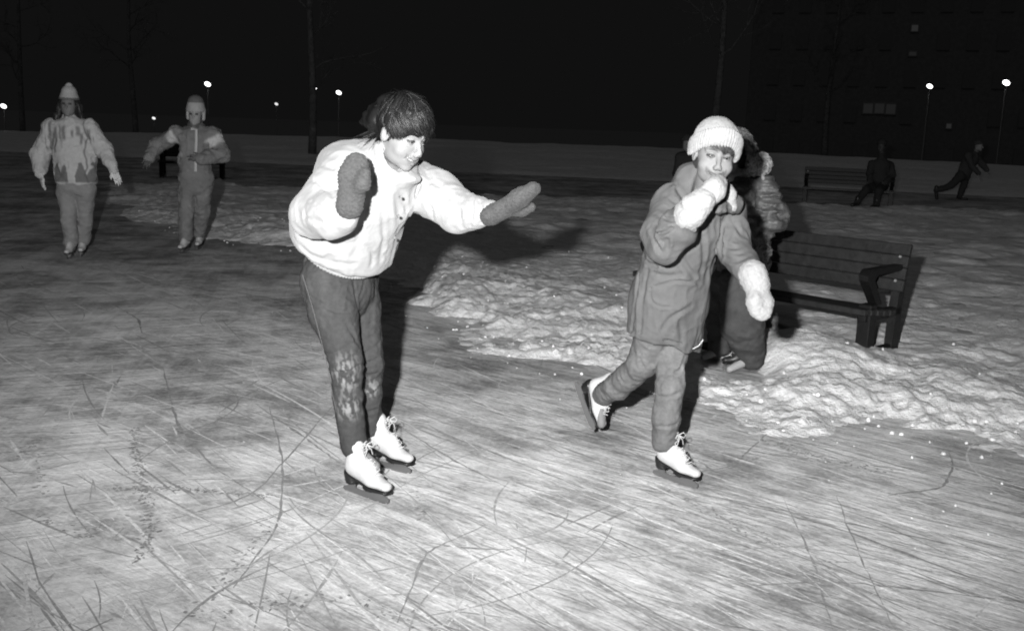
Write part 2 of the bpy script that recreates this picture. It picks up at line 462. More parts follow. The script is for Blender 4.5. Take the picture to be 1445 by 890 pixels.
def node_snow():
    m=bpy.data.materials.new('trodden_snow'); m.use_nodes=True; nt=m.node_tree; N=nt.nodes; L=nt.links; b=N['Principled BSDF']
    tc=N.new('ShaderNodeTexCoord')
    n=N.new('ShaderNodeTexNoise'); n.inputs['Scale'].default_value=5; n.inputs['Detail'].default_value=8; n.inputs['Roughness'].default_value=.7; L.new(tc.outputs['Object'],n.inputs[0])
    mr=N.new('ShaderNodeMapRange'); mr.inputs[1].default_value=.3; mr.inputs[2].default_value=.7; mr.inputs[3].default_value=.64; mr.inputs[4].default_value=.92; L.new(n.outputs[0],mr.inputs[0])
    c=N.new('ShaderNodeCombineColor'); [L.new(mr.outputs[0],c.inputs[i]) for i in range(3)]; L.new(c.outputs[0],b.inputs['Base Color'])
    prev=None
    for s_,d_ in ((14,.022),(50,.008)):
        q=N.new('ShaderNodeTexNoise'); q.inputs['Scale'].default_value=s_; q.inputs['Detail'].default_value=5; q.inputs['Roughness'].default_value=.65; L.new(tc.outputs['Object'],q.inputs[0])
        bp=N.new('ShaderNodeBump'); bp.inputs['Distance'].default_value=d_; L.new(q.outputs[0],bp.inputs['Height'])
        if prev: L.new(prev,bp.inputs['Normal'])
        prev=bp.outputs[0]
    L.new(prev,b.inputs['Normal']); b.inputs['Roughness'].default_value=.75; b.inputs['Specular IOR Level'].default_value=.25
    return m
M['ice']=node_ice(); M['snow']=node_snow()
front=np.radians(np.linspace(-42,42,820)); back=np.radians(np.linspace(42,318,70))[1:-1]; allang=np.concatenate([front,back])
cang=np.radians(np.linspace(-180,180,241))[:-1]
X,Y=polar(160,cang,1.0,56,[]); Z=ice_h(X,Y)
ice=mesh_obj('ice_rink',np.stack([X.ravel(),Y.ravel(),Z.ravel()],-1),gridfaces(X.shape[0],X.shape[1],True),M['ice']); tag(ice,kind='structure')
X,Y=polar(2,cang,54,1500,[]); M['park_ground']=mat('park_ground',.24,.95,.1,noise=(.3,.1))
gr=mesh_obj('ground',np.stack([X.ravel(),Y.ravel(),ice_h(X*.0,55+X*0).ravel()*0-6.05],-1)[12*0:],gridfaces(X.shape[0],X.shape[1],True),M['park_ground']); tag(gr,kind='structure')
X,Y=polar(880,allang,2.2,75,[]); Z=snow_h(X,Y)
v=np.stack([X.ravel(),Y.ravel(),Z.ravel()],-1); f=gridfaces(X.shape[0],X.shape[1],True)
zi=ice_h(v[:,0],v[:,1]); keep=((v[:,2]-zi)[f]>-.02).any(1)&(v[f][:,:,1].max(1)<62); f=f[keep]
u,inv=np.unique(f.ravel(),return_inverse=True); f=inv.reshape(-1,4); v=v[u]
snow=mesh_obj('snow_field',v,f,M['snow']); tag(snow,kind='structure')
def gz(x,y):
    a=np.array([x],float); b=np.array([y],float); return float(max(snow_h(a,b,True)[0],ice_h(a,b)[0]))

# skate marks: thin ribbons of frost and clear ice lying on the rink
def marks():
    R=np.random.default_rng(5); vs=[]; fs=[]; cs=[]
    def ribbon(pts,w,c,jit=0):
        pts=np.asarray(pts,float); m=len(pts); t=np.gradient(pts,axis=0); t/=np.linalg.norm(t,axis=1)[:,None]+1e-9
        n=np.stack([-t[:,1],t[:,0]],-1); tp=np.sin(np.linspace(.08,math.pi-.08,m))**.5*w/2*(1+jit*R.normal(size=m)).clip(.15,3)
        b=len(vs); z=R.uniform(.0022,.0048)
        for i in range(m):
            vs.append((*(pts[i]+n[i]*tp[i]),z)); vs.append((*(pts[i]-n[i]*tp[i]),z)); cs.extend([c,c])
        for i in range(m-1): fs.append((b+2*i,b+2*i+1,b+2*i+3,b+2*i+2))
    def arc(p,ang,curv,L,w,c,jit=.25):
        n=max(5,int(L/.06)); s=np.linspace(0,L,n); th=ang+curv*s; d=np.stack([np.cos(th),np.sin(th)],-1)*(L/n)
        ribbon(np.array(p)+np.cumsum(d,0),w,c,jit)
    for k in range(2900):
        y=2.3+9*R.random()**1.7; x=R.uniform(-.62,.62)*y*1.0
        if x<-.8 and R.random()<.45: continue
        ang=math.radians(-45+R.normal()*9); dark=R.random()<.5
        arc((x,y),ang,R.normal()*.06,R.gamma(2,.22),min(.011,.0025+R.gamma(1.3,.0032))*(1+.04*y),R.uniform(.30,.46) if dark else R.uniform(.66,.82))
    for k in range(750):
        y=2.3+10*R.random()**1.5; x=R.uniform(-.62,.62)*y
        if x>.3 and R.random()<.75: continue
        dark=R.random()<.6
        arc((x,y),R.uniform(0,2*math.pi),R.normal()*.9,R.gamma(2,.28),R.uniform(.003,.009)*(1+.04*y),R.uniform(.30,.44) if dark else R.uniform(.60,.74))
    # long clear grooves
    for q,w in (([(720,705),(830,745),(960,800)],.012),([(960,690),(1180,745),(1445,845)],.014),([(1000,700),(1200,740),(1445,790)],.012),([(590,600),(700,640),(900,720)],.010),
                ([(360,570),(440,625),(480,655)],.012),([(560,600),(640,650),(780,720)],.009),([(1090,605),(1030,660),(960,670)],.010),([(985,650),(1010,668),(1060,650),(1075,645)],.012),
                ([(1250,700),(1330,690),(1345,660),(1340,640)],.014),([(1105,700),(1150,800),(1175,889)],.007),([(1180,700),(1215,790),(1262,889)],.006),([(380,575),(400,650),(395,740),(330,830)],.010),
                ([(160,430),(195,450),(200,470)],.014),([(230,520),(250,600),(300,660),(420,735)],.010),([(560,880),(600,780),(690,740)],.008),([(1010,830),(1180,820),(1445,850)],.010),([(220,740),(360,700),(480,560)],.008)):
        g=np.array([G(*a)[:2] for a in q]); s=np.linspace(0,len(g)-1,len(g)*9)
        pts=np.stack([np.interp(s,range(len(g)),g[:,i]) for i in (0,1)],-1)
        for _ in range(6): pts[1:-1]=(pts[:-2]+2*pts[1:-1]+pts[2:])/4
        pts+=R.normal(size=pts.shape)*.002; ribbon(pts,w*.9,.30,.5)
    # chopped toe-pick marks: ragged dark chips along a few lines
    for q,n,w in (([(190,605),(193,650),(205,700),(213,745),(200,790)],300,.022),([(160,690),(250,690),(380,700)],140,.018),([(20,650),(50,620),(60,700)],60,.02),([(380,740),(340,790),(280,870)],60,.02),([(400,430),(440,470),(450,510)],50,.03),
                  ([(1080,620),(1130,640),(1250,665)],120,.05),([(940,690),(1010,730),(1100,770)],60,.04),([(590,690),(590,720),(600,735)],30,.02),([(280,870),(480,840),(620,889)],90,.05),([(60,730),(120,760),(150,740)],50,.03)):
        g=np.array([G(*a)[:2] for a in q])
        for k in range(n):
            s=R.uniform(0,len(g)-1); p=np.array([np.interp(s,range(len(g)),g[:,i]) for i in (0,1)])+R.normal(size=2)*w*.5
            arc(p,R.uniform(0,6.28),R.normal()*3,R.uniform(.008,.035),R.uniform(.004,.012),R.uniform(.22,.36),.4)
    v=np.array(vs); o=mesh_obj('skate_marks',v,np.array(fs)[:,::-1],M['mark'],cols=np.repeat(np.array(cs)[:,None],3,1),smooth=False)
    # keep only on the open ice
    return o
M['mark']=mat('mark',.5,.6,.3,attr=True,noise=(60,.35))
tag(marks(),kind='stuff',label='criss-cross blade scratches and frost streaks across the rink ice',cat='skate marks')
# crumbs of snow along the foot of the bank
def crumbs():
    R=np.random.default_rng(9); mb_v=[]; mb_f=[]
    ico=bmesh.new(); bmesh.ops.create_icosphere(ico,subdivisions=2,radius=1); iv=np.array([q.co[:] for q in ico.verts]); fi=np.array([[a.index for a in q.verts] for q in ico.faces]); ico.free()
    n=0; pts=[]
    while n<230:
        y=2.8+12*R.random()**1.3; x=R.uniform(-.6,.6)*y
        s=poly_sd(np.array([x]),np.array([y]),ISLAND)[0]
        pr=math.exp(-abs(s+.1)/.35) if s<.25 else math.exp(-(s-.25)/1.0)*.8
        if R.random()>max(pr,.003): continue
        r=R.uniform(.003,.007)*(1+.8*(s>-.15))*(1 if s>-.3 else .6)
        q=iv*(r*R.uniform(.7,1.3,3)); q=q*(1+.35*vnoise(iv*1.7+n*3.1,4))[:,None]; z=gz(x,y)
        mb_v.append(q+V3(x,y,z+r*.3)); mb_f.append(fi+n*len(iv)); n+=1
    o=mesh_obj('snow_crumbs',np.concatenate(mb_v),np.concatenate(mb_f),M['snow'])
    tag(o,kind='stuff',label='loose crumbs of snow scattered at the edge of the ice',cat='snow')
crumbs()
# ------------------------------------------------------------------ people
def frame(F,U):
    """columns: right, forward, up"""
    F=nrm(F); X=nrm(np.cross(F,U)); return np.stack([X,F,np.cross(X,F)],1)
def frameU(U,F):
    """keeps U exact"""
    U=nrm(U); F=np.asarray(F,float); F=nrm(F-U*(F@U)); return np.stack([np.cross(F,U),F,U],1)
class Head:
    def __init__(s,c,R,k=1.0): s.c=np.asarray(c,float); s.R=R; s.k=k
    def T(s,*l): return s.c+s.R@(V3(*l)*s.k)
    def inv(s,p): return ((p-s.c)@s.R)/s.k
def head_ops(B,h,smile=.5,detail=True):
    T,R,k=h.T,h.R,h.k; e=lambda c,r,kk,op='u': (B.u if op=='u' else B.sub)(ell(T(*c),V3(*r)*k,R),kk*k)
    e((0,-.018,.036),(.073,.093,.082),.02)
    e((0,.036,-.022),(.064,.055,.078),.03)
    e((0,.040,-.070),(.049,.044,.034),.03)
    e((0,.074,-.098),(.017,.014,.014),.025)
    if not detail:
        B.u(cap(T(0,.088,.0),T(0,.108,-.03),.008*k,.011*k),.012); return
    for q in (-1,1):
        e((q*.039,.062,-.036),(.025,.022,.022),.02)                 # cheek
        B.u(cap(T(q*.014,.083,.022),T(q*.044,.070,.022),.009*k,.007*k),.014*k)   # brow
        e((q*.031,.097,.003),(.018,.014,.012),.012,'sub')           # socket
        e((q*.031,.0760,.002),(.0135,.0135,.0125),.004)             # lids
        e((q*.031,.0905,.0015),(.0125,.0105,.0042),.0015,'sub')     # opening
        e((q*.073,-.004,-.008),(.010,.019,.031),.008)               # ear
        e((q*.084,.004,-.006),(.008,.010,.018),.006,'sub')
        B.u(cap(T(q*.010,.100,-.036),T(q*.008,.104,-.038),.0075*k),.006*k)       # nostril wing
    B.u(cap(T(0,.084,.012),T(0,.1075,-.028),.0058*k,.0088*k),.012*k)
    e((0,.081,-.060),(.030,.014,.020),.018)                         # muzzle
    w=.022+.021*smile; up=.018*smile
    U=[T(x*w,.0965-.026*x*x,-.0580+up*x*x*1.2-.001*(1-x*x)) for x in (-1,-.5,-.15,0,.15,.5,1)]
    D=[T(x*w*.96,.0945-.026*x*x,-.0760+.010*(1-smile)+ (up+.008*smile)*x*x*1.2) for x in (-1,-.5,0,.5,1)]
    B.chain(U,[.0028*k,.0042*k,.0046*k,.0040*k,.0046*k,.0042*k,.0028*k],.004*k)
    B.chain(D,[.0030*k,.0048*k,.0056*k,.0048*k,.0030*k],.004*k)
    if smile>.3:
        C=[T(x*w*.88,.1015-.032*x*x,-.0662+up*x*x*1.2) for x in (-1,-.5,0,.5,1)]
        for a,b in zip(C[:-1],C[1:]): B.sub(ecap(a,b,.0056*k,.0056*k,R[:,2],.85),.002*k)
    for q in (-1,1):                                                # smile folds
        B.fold([T(q*.016,.101,-.036),T(q*.028,.092,-.046),T(q*.035,.083,-.060)],.0045*k,-.0022*k*smile)
def skin_colour(h,base=.185,lip=.13,brow=.05):
    def f(p):
        l=h.inv(p); c=np.full(len(p),base); fr=l[:,1]>.045
        x=np.abs(l[:,0])
        c*=1+.05*fbm(p*60,2,7)
        # brow
        zb=.0235+.004*np.sin((x-.010)/.04*math.pi); d=np.abs(l[:,2]-zb); th=.0042*np.clip((.050-x)/.02,.3,1)
        m=fr&(x>.011)&(x<.050); k=np.where(m,np.clip(1.5-d/th,0,1),0); k=k*.8; c=c*(1-k)+brow*k
        # lips
        up=.018; w=.041; s=(x/w)
        zc=-.0665+up*s*s; m=fr&(x<w)&(l[:,1]>.072); k=np.where(m,np.clip(1.6-np.abs(l[:,2]-zc)/.0095,0,1),0); c=c*(1-k)+lip*k
        # lash line
        d=np.hypot((x-.031)/.0150,(l[:,2]-.0030)/.0068); k=np.where(fr&(d<1.2)&(d>.5)&(l[:,2]>-.001),.9,0)*np.clip((1.15-d)*8,0,1); c=c*(1-k)+.025*k
        # mouth corners, nostrils
        d=np.hypot((x-.0065)/.0035,(l[:,2]+.0425)/.002); k=np.where(fr&(l[:,1]>.095),np.clip(1.3-d,0,1),0); c=c*(1-k)+.03*k
        return c
    return f
def eyes(h,parent,o,gaze):
    for q in (-1,1):
        c=h.T(q*.031,.0765,.0018); g=nrm(gaze); r=.0118*h.k
        bm=bmesh.new(); bmesh.ops.create_uvsphere(bm,u_segments=32,v_segments=24,radius=r)
        v=np.array([a.co[:] for a in bm.verts]); f=[tuple(a.index for a in q_.verts) for q_ in bm.faces]; bm.free()
        d=(v@g)/r; col=np.where(d>.95,.003,np.where(d>.78,.02,.16))
        mesh_obj('eye',v+c-o,f,M['eye'],parent,cols=np.repeat(col[:,None],3,1))
def hair_strands(name,h,parent,o,starts,n,length,col=.035,seed=1,rad=.0011,lift=.0,scale=V3(.083,.103,.092),cen=V3(0,-.02,.038),stop=None,grav=V3(0,.1,-1),whorl=V3(0,-.05,.13),sw=.35):
    R=np.random.default_rng(seed); vs=[];fs=[];cs=[]
    for k in range(n):
        d=starts(R); d=d/np.linalg.norm(d); p=cen+d*scale*(1+R.uniform(0,.05)); pts=[p]; L=length(d,R); st=.008; bulge=.09*lift*max(0,float(vnoise(d*4.5,95))); m=max(3,int(L/st))
        cl=R.normal(size=3)*.10+1.0*np.array([vnoise(d*3.2,90),vnoise(d*3.2,91),vnoise(d*3.2,92)]); out=1+lift*R.random()
        for i in range(m):
            nn=(p-cen)/(scale**2); nn/=np.linalg.norm(nn)
            v=(p-whorl); v=v/np.linalg.norm(v)*sw+grav+cl; v=v-nn*(v@nn)*(1 if p[2]>-.03 else .5); v/=np.linalg.norm(v)
            p=p+v*st
            if (p[2]>-.04 or p[1]>0) and p[1]>-.10:
                e=np.linalg.norm((p-cen)/scale); tgt=1.0+.03*out+bulge+.02*math.sin(i*.5+k)*lift
                p=cen+(p-cen)*(1+(tgt/e-1)*.6)
            pts.append(p)
            if stop and stop(p,R): break
        pts=np.array(pts); m=len(pts)
        if m<3: continue
        w=pts@h.R.T*h.k+h.c-o; t=np.gradient(w,axis=0); t/=np.linalg.norm(t,axis=1)[:,None]+1e-9
        nn=(w+o-h.T(*cen)); nn/=np.linalg.norm(nn,axis=1)[:,None]; b=np.cross(t,nn); b/=np.linalg.norm(b,axis=1)[:,None]+1e-9
        rr=rad*R.uniform(.7,1.5)*np.clip(np.linspace(1.3,.0,m)*1.6,0.12,1)[:,None]; base=len(vs)
        tri=np.stack([w+b*rr,w+nn*rr*.8,w-b*rr],1).reshape(-1,3); vs.extend(tri); c0=col*(.25+R.exponential(.7)*(1+max(-.8,1.6*vnoise(d*6,77)))); cs.extend([c0]*len(tri))
        for i in range(m-1):
            a=base+3*i
            fs+= [(a,a+1,a+4,a+3),(a+1,a+2,a+5,a+4)]
    return mesh_obj(name,np.array(vs),np.array(fs),M['hair'],parent,cols=np.repeat(np.array(cs)[:,None],3,1))

def body(J,h,origin,smile=.5,detail=True,skin=None,k=1.0):
    """one continuous figure: head, neck, trunk, arms, hands, legs, feet"""
    B=S(); up=nrm(J['neck']-J['pelvis']); X=nrm(J['shR']-J['shL']); F=nrm(np.cross(up,X))*1.0
    B.u(ecap(J['pelvis'],J['waist'],(.125 if 'leg' not in J else .10)*k,.105*k,F,.75),.02)
    B.u(ecap(J['waist'],J['chest'],.105*k,.13*k,F,.75),.04)
    B.u(cap(J['shL'],J['shR'],.05*k),.05); B.u(cap(J['chest'],J['neck'],.08*k,.055*k),.05)
    B.u(cap(J['neck'],h.T(0,-.015,-.06),.05*k,.05*k),.03)
    for s in 'LR':
        B.chain([J['sh'+s],J['el'+s],J['wr'+s]],[.046*k,.038*k,.025*k],.02)
        B.chain([J['hip'+s],J['kn'+s],J['an'+s]],[.078*k*J.get('leg',1),.052*k*J.get('leg',1),.035*k*J.get('leg',1)],.03)
        t=nrm(J['toe'+s]-J['an'+s]); B.chain([J['an'+s],J['toe'+s]],[.033*k,.022*k],.02)
        # hand: palm, four fingers, thumb
        w=J['wr'+s]; k0=k; k=k*J.get('hand',1.0); d=nrm(J['ha'+s]-w); pn=J.get('pn'+s,F); sd=nrm(np.cross(d,pn)); pn=np.cross(sd,d); th=J.get('th'+s,1)
        B.u(rbox(w+d*.045*k,V3(.038,.012,.045)*k,np.stack([sd,pn,d],1),.010*k),.015)
        for i,(off,ln) in enumerate(((-.030,.062),(-.010,.074),(.010,.070),(.029,.055))):
            a=w+d*.085*k-sd*off*k*th; B.chain([a,a+(d*.5*ln+pn*.004)*k,a+(d*ln+pn*.015)*k],[.0085*k,.008*k,.0065*k],.003)
        a=w+d*.03*k+sd*.032*k*th
        if 'hand' not in J: B.chain([a,a+(d*.03+sd*.022*th)*k,a+(d*.055+sd*.026*th)*k],[.011*k,.010*k,.008*k],.008)
        k=k0
    head_ops(B,h,smile,detail)
    lo,hi=B.bounds(); ax=[]
    c=h.c; hr=.155*h.k; fine=.0024 if detail else .007; coarse=.013 if detail else .012
    for i in range(3):
        a=np.arange(lo[i],c[i]-hr,coarse); b=np.arange(c[i]-hr,c[i]+hr,fine); d=np.arange(c[i]+hr,hi[i]+coarse,coarse); ax.append(np.concatenate([a,b,d]))
    return B.build('person',fine,M['skin'],None,origin,ax,skin_colour(h) if skin is None else skin,loc=origin)

def boot(name_col,bp,T,U,parent,o,k=1.0,leather='leather',lace=True,res=.0045):
    """figure skate; bp = point on the blade below the ankle, T = toe direction, U = up"""
    R=frameU(U,T) if not isinstance(U,tuple) else None
    W=lambda x,y,z: bp+R@(V3(x,y,z)*k)
    B=S()
    B.u(ecap(W(0,-.030,.118),W(0,.075,.086),.036*k,.034*k,R[:,0],.9),.02)
    B.u(ecap(W(0,.075,.084),W(0,.142,.076),.0345*k,.026*k,R[:,2],.78),.02)
    B.u(ecap(W(0,-.026,.125),W(0,-.030,.205),.038*k,.041*k,R[:,0],.88),.03)
    B.u(ell(W(0,.030,.125),V3(.031,.055,.045)*k,R),.03)
    B.sub((lambda p,a=W(0,-.08,.084),n=R@nrm(V3(0,-.13,-1)): -((p-a)@n), None,None),.006)
    for i in range(6):
        y=.018+.017*i; z=.175-.0135*i; B.fold([W(-.022,y,z),W(0,y+.006,z+.012),W(.022,y,z)],.004*k,-.0022)
    B.fold([W(-.035,-.02,.19),W(.0,-.05,.2),W(.035,-.02,.19)],.006*k,-.002)
    bt=B.build('boot',res,M[leather],parent,o)
    D=S()
    sole=[(-.075,.092),(-.03,.090),(.02,.072),(.06,.058),(.10,.052),(.155,.056),(.172,.062)]
    D.u(ecap(W(0,.070,.053),W(0,.138,.054),.040*k,.030*k,R[:,2],.22),.01)
    D.u(ecap(W(0,-.045,.088),W(0,.075,.058),.034*k,.038*k,R@V3(0,.25,1),.18),.01)
    D.u(ecap(W(0,-.048,.085),W(0,-.044,.055),.033*k,.029*k,R[:,1],.95),.004)
    D.inter((lambda p,a=W(0,0,.046),n=-U: (p-a)@nrm(n), None,None),.003) if True else None
    D.build('sole',.004*1.0 if res<.006 else res,M['sole'],bt,o)
    m=MB()
    ol=[(-.098,.010),(-.085,.002),(-.03,.0),(.08,.0),(.135,.004),(.150,.012),(.155,.006),(.163,.016),(.160,.030),(.135,.036),(.125,.052),(.075,.052),(.066,.030),(.0,.026),(-.026,.030),(-.032,.056),(-.060,.056),(-.066,.030),(-.092,.022)]
    m.extrude([(a*k,b*k) for a,b in ol],bp,R[:,1],R[:,2],R[:,0],.0045*k)
    m.box(W(0,.10,.0545),R[:,0],R[:,1],R[:,2],.026*k,.040*k,.0018*k,.0006); m.box(W(0,-.046,.0565),R[:,0],R[:,1],R[:,2],.022*k,.022*k,.0018*k,.0006)
    m.build('blade',M['steel'],bt,origin=o)
    if lace:
        m=MB(); pts=[]
        for i in range(8):
            y=.006+.0135*i; z=.196-.0125*i
            if i<3: y=.016+.004*i; z=.225-.016*i
            e=1 if i%2 else -1; pts+= [W(e*.020,y+.006,z+.004),W(0,y+.018,z+.012),W(-e*.020,y+.012,z-.004)]
        m.tube(pts,.0022*k,5)
        for e in (-1,1):
            a=W(0,.036,.225); m.tube([a,a+R@V3(e*.02,.012,.010),a+R@V3(e*.034,.012,-.006),a+R@V3(e*.02,.014,-.014),a],.0022*k,5)
            m.tube([a,a+R@V3(e*.012,.014,-.02),a+R@V3(e*.022,.012,-.045)],.0018*k,5)
        m.build('laces',M['lace'],bt,origin=o)
    return bt
def mitten(name,w,d,pn,L,mt,parent,o,k=1.0,th=1,tf=0,ribs=None,cuff=.055,curl=.02,res=.0035,width=.048,cuffr=.045,thk=.55):
    """w wrist, d direction, pn palm normal (the way the palm faces), th: thumb side sign"""
    d=nrm(d); sd=nrm(np.cross(d,pn)); pn=np.cross(sd,d); B=S()
    a=w+d*.03*k; b=w+d*(L*.55)*k; c=w+(d*(L-.035)+pn*curl)*k
    B.u(ecap(a,b,width*.86*k,width*k,pn,thk),.01); B.u(ecap(b,c,width*k,width*.80*k,pn,thk),.015)
    t0=w+(d*.045+sd*width*.55*th+pn*(.01+tf*.5))*k; t1=w+(d*.075+sd*width*1.25*th+pn*(.02+tf))*k; t2=w+(d*.112+sd*width*1.35*th+pn*(.025+tf*.9))*k
    B.chain([t0,t1,t2],[.021*k,.021*k,.017*k],.014 if not tf else .03)
    B.u(ecap(w-d*cuff*k,w+d*.02*k,cuffr*k,cuffr*.92*k,pn,.82),.012)
    if ribs:
        per,am=ribs; B.disp(lambda p: am*np.sin((p-w)@d*2*math.pi/per+1.2*np.sin((p-w)@sd*2*math.pi/.022))+am*.8*fbm(p*90,2,3))
    else: B.disp(lambda p: .0012*fbm(p*120,2,3)+.0028*fbm(p*28,2,5))
    return B.build(name,res,mt,parent,o)

# ================= skater in the white jacket =================
def white_jacket_girl():
    foR=G(515,703); foL=G(548,662); o=V3(-.60,3.98,0)
    F=nrm(V3(.80,-.60,0)); Rt=V3(-.6,-.8,0)
    h=Head(V3(-.432,3.72,1.450),frame(V3(.75,-.52,-.40),V3(.34,-.2,.92)),1.05)
    J=dict(pelvis=P(477,392,4.02),waist=P(492,350,3.99),chest=P(528,262,3.88),neck=P(548,218,3.80),
      shR=P(490,243,3.74),elR=P(437,303,3.62),wrR=P(492,304,3.43),haR=P(507,215,3.42),
      shL=P(592,262,3.98),elL=P(632,303,3.86),wrL=P(690,302,3.70),haL=P(757,268,3.62),
      hipR=P(462,398,3.93),knR=P(489,512,3.86),anR=P(497,632,3.88),hipL=P(500,398,4.12),knL=P(520,512,4.10),anL=P(523,612,4.20))
    TR=nrm(G(552,714)-G(482,689)); TL=nrm(G(577,668)-G(512,649)); UR=V3(0,0,1)
    J['toeR']=J['anR']+TR*.13-V3(0,0,.045); J['toeL']=J['anL']+TL*.13-V3(0,0,.045)
    J['hand']=.58; J['pnR']=nrm(V3(.2,-1,.1)); J['thR']=1; J['pnL']=V3(-.1,.2,-1); J['thL']=1
    b=body(J,h,o,.85); tag(b,'smiling dark-haired skater in a puffy white jacket, leaning forward with arms out','person')
    eyes(h,b,o,h.R@V3(.0,1,-.12))
    t=S(); w=.026
    for i in range(-6,7):
        x=i*.0050; t.u(rbox(h.T(x,.0905-.026*(x/.033)**2,-.0640+.016*(x/.033)**2),V3(.0024,.003,.0046)*h.k,h.R,.0012),.0004)
    t.build('teeth',.0012,M['teeth'],b,o)
    # hair
    H=S(); T=h.T; kk=h.k
    H.u(ell(T(0,-.008,.042),V3(.085,.108,.090)*kk,h.R),.02); H.u(ell(T(0,-.085,.0),V3(.066,.060,.075)*kk,h.R),.04); H.u(cap(T(0,-.085,.018),T(0,-.185,-.045),.052*kk,.012*kk),.05)
    H.sub(ell(T(0,.100,-.045),V3(.072,.085,.080)*kk,h.R),.012); H.sub(ell(T(.085,.012,-.05),V3(.03,.038,.05)*kk,h.R),.01); H.sub(ell(T(-.085,.012,-.05),V3(.03,.038,.05)*kk,h.R),.01)
    H.disp(lambda p:(lambda l:.004*np.sin(l[:,0]*150+6*fbm(l*9,2,1))*1.0+.010*fbm(l*24,2,6))(h.inv(p).reshape(-1,3)).reshape(p.shape[:-1]))
    hb=H.build('hair',.004,M['hair'],b,o,color=lambda p:.007+0*p[:,0])
    def st(R):
        while 1:
            d=R.normal(size=3)
            if d[2]>-.15 and not (d[1]>.35 and d[2]<.45): return d
    def stop(p,R):
        x=abs(p[0]); lim=.030+.35*p[0]+.010*math.sin(p[0]*105+1)+.006*math.sin(p[0]*260)+R.normal()*.005
        if p[1]>.035 and x<.062 and p[2]<lim: return True
        if p[1]>-.005 and x>=.055 and p[2]<-.022+R.normal()*.006: return True
        if -.03<p[1]<=.0 and p[2]<.012+R.normal()*.005 and x>.05: return True
        return False
    hair_strands('hair_locks',h,hb,o,st,3600,lambda d,R:R.uniform(.10,.24),.0105,3,.0013,1.0,scale=V3(.084,.107,.090),cen=V3(0,-.008,.042),stop=stop,grav=V3(-.30,.10,-.50),whorl=V3(.02,-.07,.13),sw=1.0)
    # loose ends falling over the collar behind the neck
    hair_strands('hair_locks',h,hb,o,lambda R:V3(R.normal()*.6,-1,R.uniform(-.3,.5)),900,lambda d,R:R.uniform(.10,.19),.016,4,.0012,1.5,grav=V3(0,-1.0,-.30),whorl=V3(0,.0,.13),sw=.3)
    hair_strands('hair_locks',h,hb,o,lambda R:V3(*R.normal(size=2),abs(R.normal())*.8+.1),260,lambda d,R:R.uniform(.05,.10),.010,14,.0007,2.2,scale=V3(.085,.107,.091),cen=V3(0,-.008,.042),stop=stop,grav=V3(-.6,.3,-.1),whorl=V3(.02,-.07,.10),sw=.8)
    # jacket
    A=S(); hem=P(481,366,3.98); mid=P(490,322,3.94); ch=P(524,262,3.86); nk=P(545,226,3.80)
    ax=nrm(nk-hem); fr=nrm(np.cross(ax,np.cross(F,ax)))
    hem=hem+V3(.01,0,.0); A.u(ecap(hem+ax*.06,mid,.192,.222,fr,.82),.03); A.u(ecap(mid,ch,.222,.185,fr,.84),.05); A.u(ecap(ch,nk,.17,.075,fr,.9),.07)
    A.u(cap(J['shR']+ax*.0,J['shL']-ax*.01,.088,.082),.06)
    A.u(ell(P(492,238,3.88),V3(.12,.13,.10)),.08)      # rounded back
    A.chain([J['shR'],J['elR']+V3(.02,0,.0),P(472,305,3.50),P(485,303,3.45)],[.098,.088,.078,.055],.025)
    A.chain([J['shL'],P(618,275,3.90),P(650,301,3.81),P(672,301,3.76)],[.095,.088,.074,.060],.03)
    A.u(cap(P(668,301,3.77),P(690,300,3.71),.058,.042),.02)
    A.sub(half(P(480,344,3.98),-ax),.03)
    # collar
    c0=P(548,232,3.80); c1=P(556,206,3.76); cu=nrm(h.T(0,.0,-.08)-c0)
    A.u(ecap(P(552,243,3.80),P(554,214,3.765),.092,.080,fr,.95),.03); A.u(ell(P(574,252,3.76),V3(.060,.055,.028)),.03)
    A.sub(cap(P(556,218,3.765),P(575,185,3.70),.058,.066),.008); A.sub(ell(h.T(0,.03,-.05),V3(.058,.075,.075)*h.k,h.R),.006)
    A.fold([P(586,240,3.68),P(576,250,3.66),P(561,256,3.66),P(552,240,3.66)],.005,-.010)
    # folds
    for q,r,am in (([(563,262),(572,290),(576,312),(566,345),(552,372)],.008,-.010),([(538,262),(541,300),(541,335),(537,368)],.009,-.008),([(551,262),(557,300),(553,340),(546,370)],.012,.008),
        ([(534,205),(543,232),(556,253)],.009,-.010),([(546,196),(556,222),(564,243)],.008,-.008),([(522,200),(528,235),(527,275)],.012,-.007),
        ([(420,262),(436,254),(455,258)],.010,-.008),([(428,300),(440,312),(462,312)],.010,-.007),([(440,285),(462,300),(484,300)],.009,-.008),([(425,280),(432,298),(430,314)],.010,-.007),
        ([(430,240),(452,232),(470,238)],.011,-.007),([(418,335),(436,360),(470,372),(500,372)],.010,-.008),([(440,345),(470,352),(505,340)],.012,-.007),([(505,300),(508,335),(498,362)],.012,-.007),
        ([(515,345),(528,358),(524,374)],.008,-.007),([(592,262),(582,288),(582,308),(590,318)],.009,-.012),([(604,285),(612,300),(614,318)],.009,-.009),([(622,262),(632,278),(650,284)],.009,-.008),
        ([(635,272),(646,296),(652,320)],.009,-.010),([(660,275),(668,292),(664,318)],.008,-.010),([(676,283),(682,298),(680,314)],.006,-.010),([(612,320),(636,310),(648,300)],.009,-.008),
        ([(600,232),(604,250),(622,266)],.010,-.007),([(452,262),(470,275),(476,290)],.010,-.007)):
        A.crease(q,r,am*.8)
    A.disp(lambda p:.007*fbm(p*V3(7,7,5),2,21)+.0045*ridged(p*V3(13,13,7)+.3*fbm(p*6,2,2)[...,None],2,23)-.002)
    jk=A.build('jacket',.0058,M['white_nylon'],b,o)
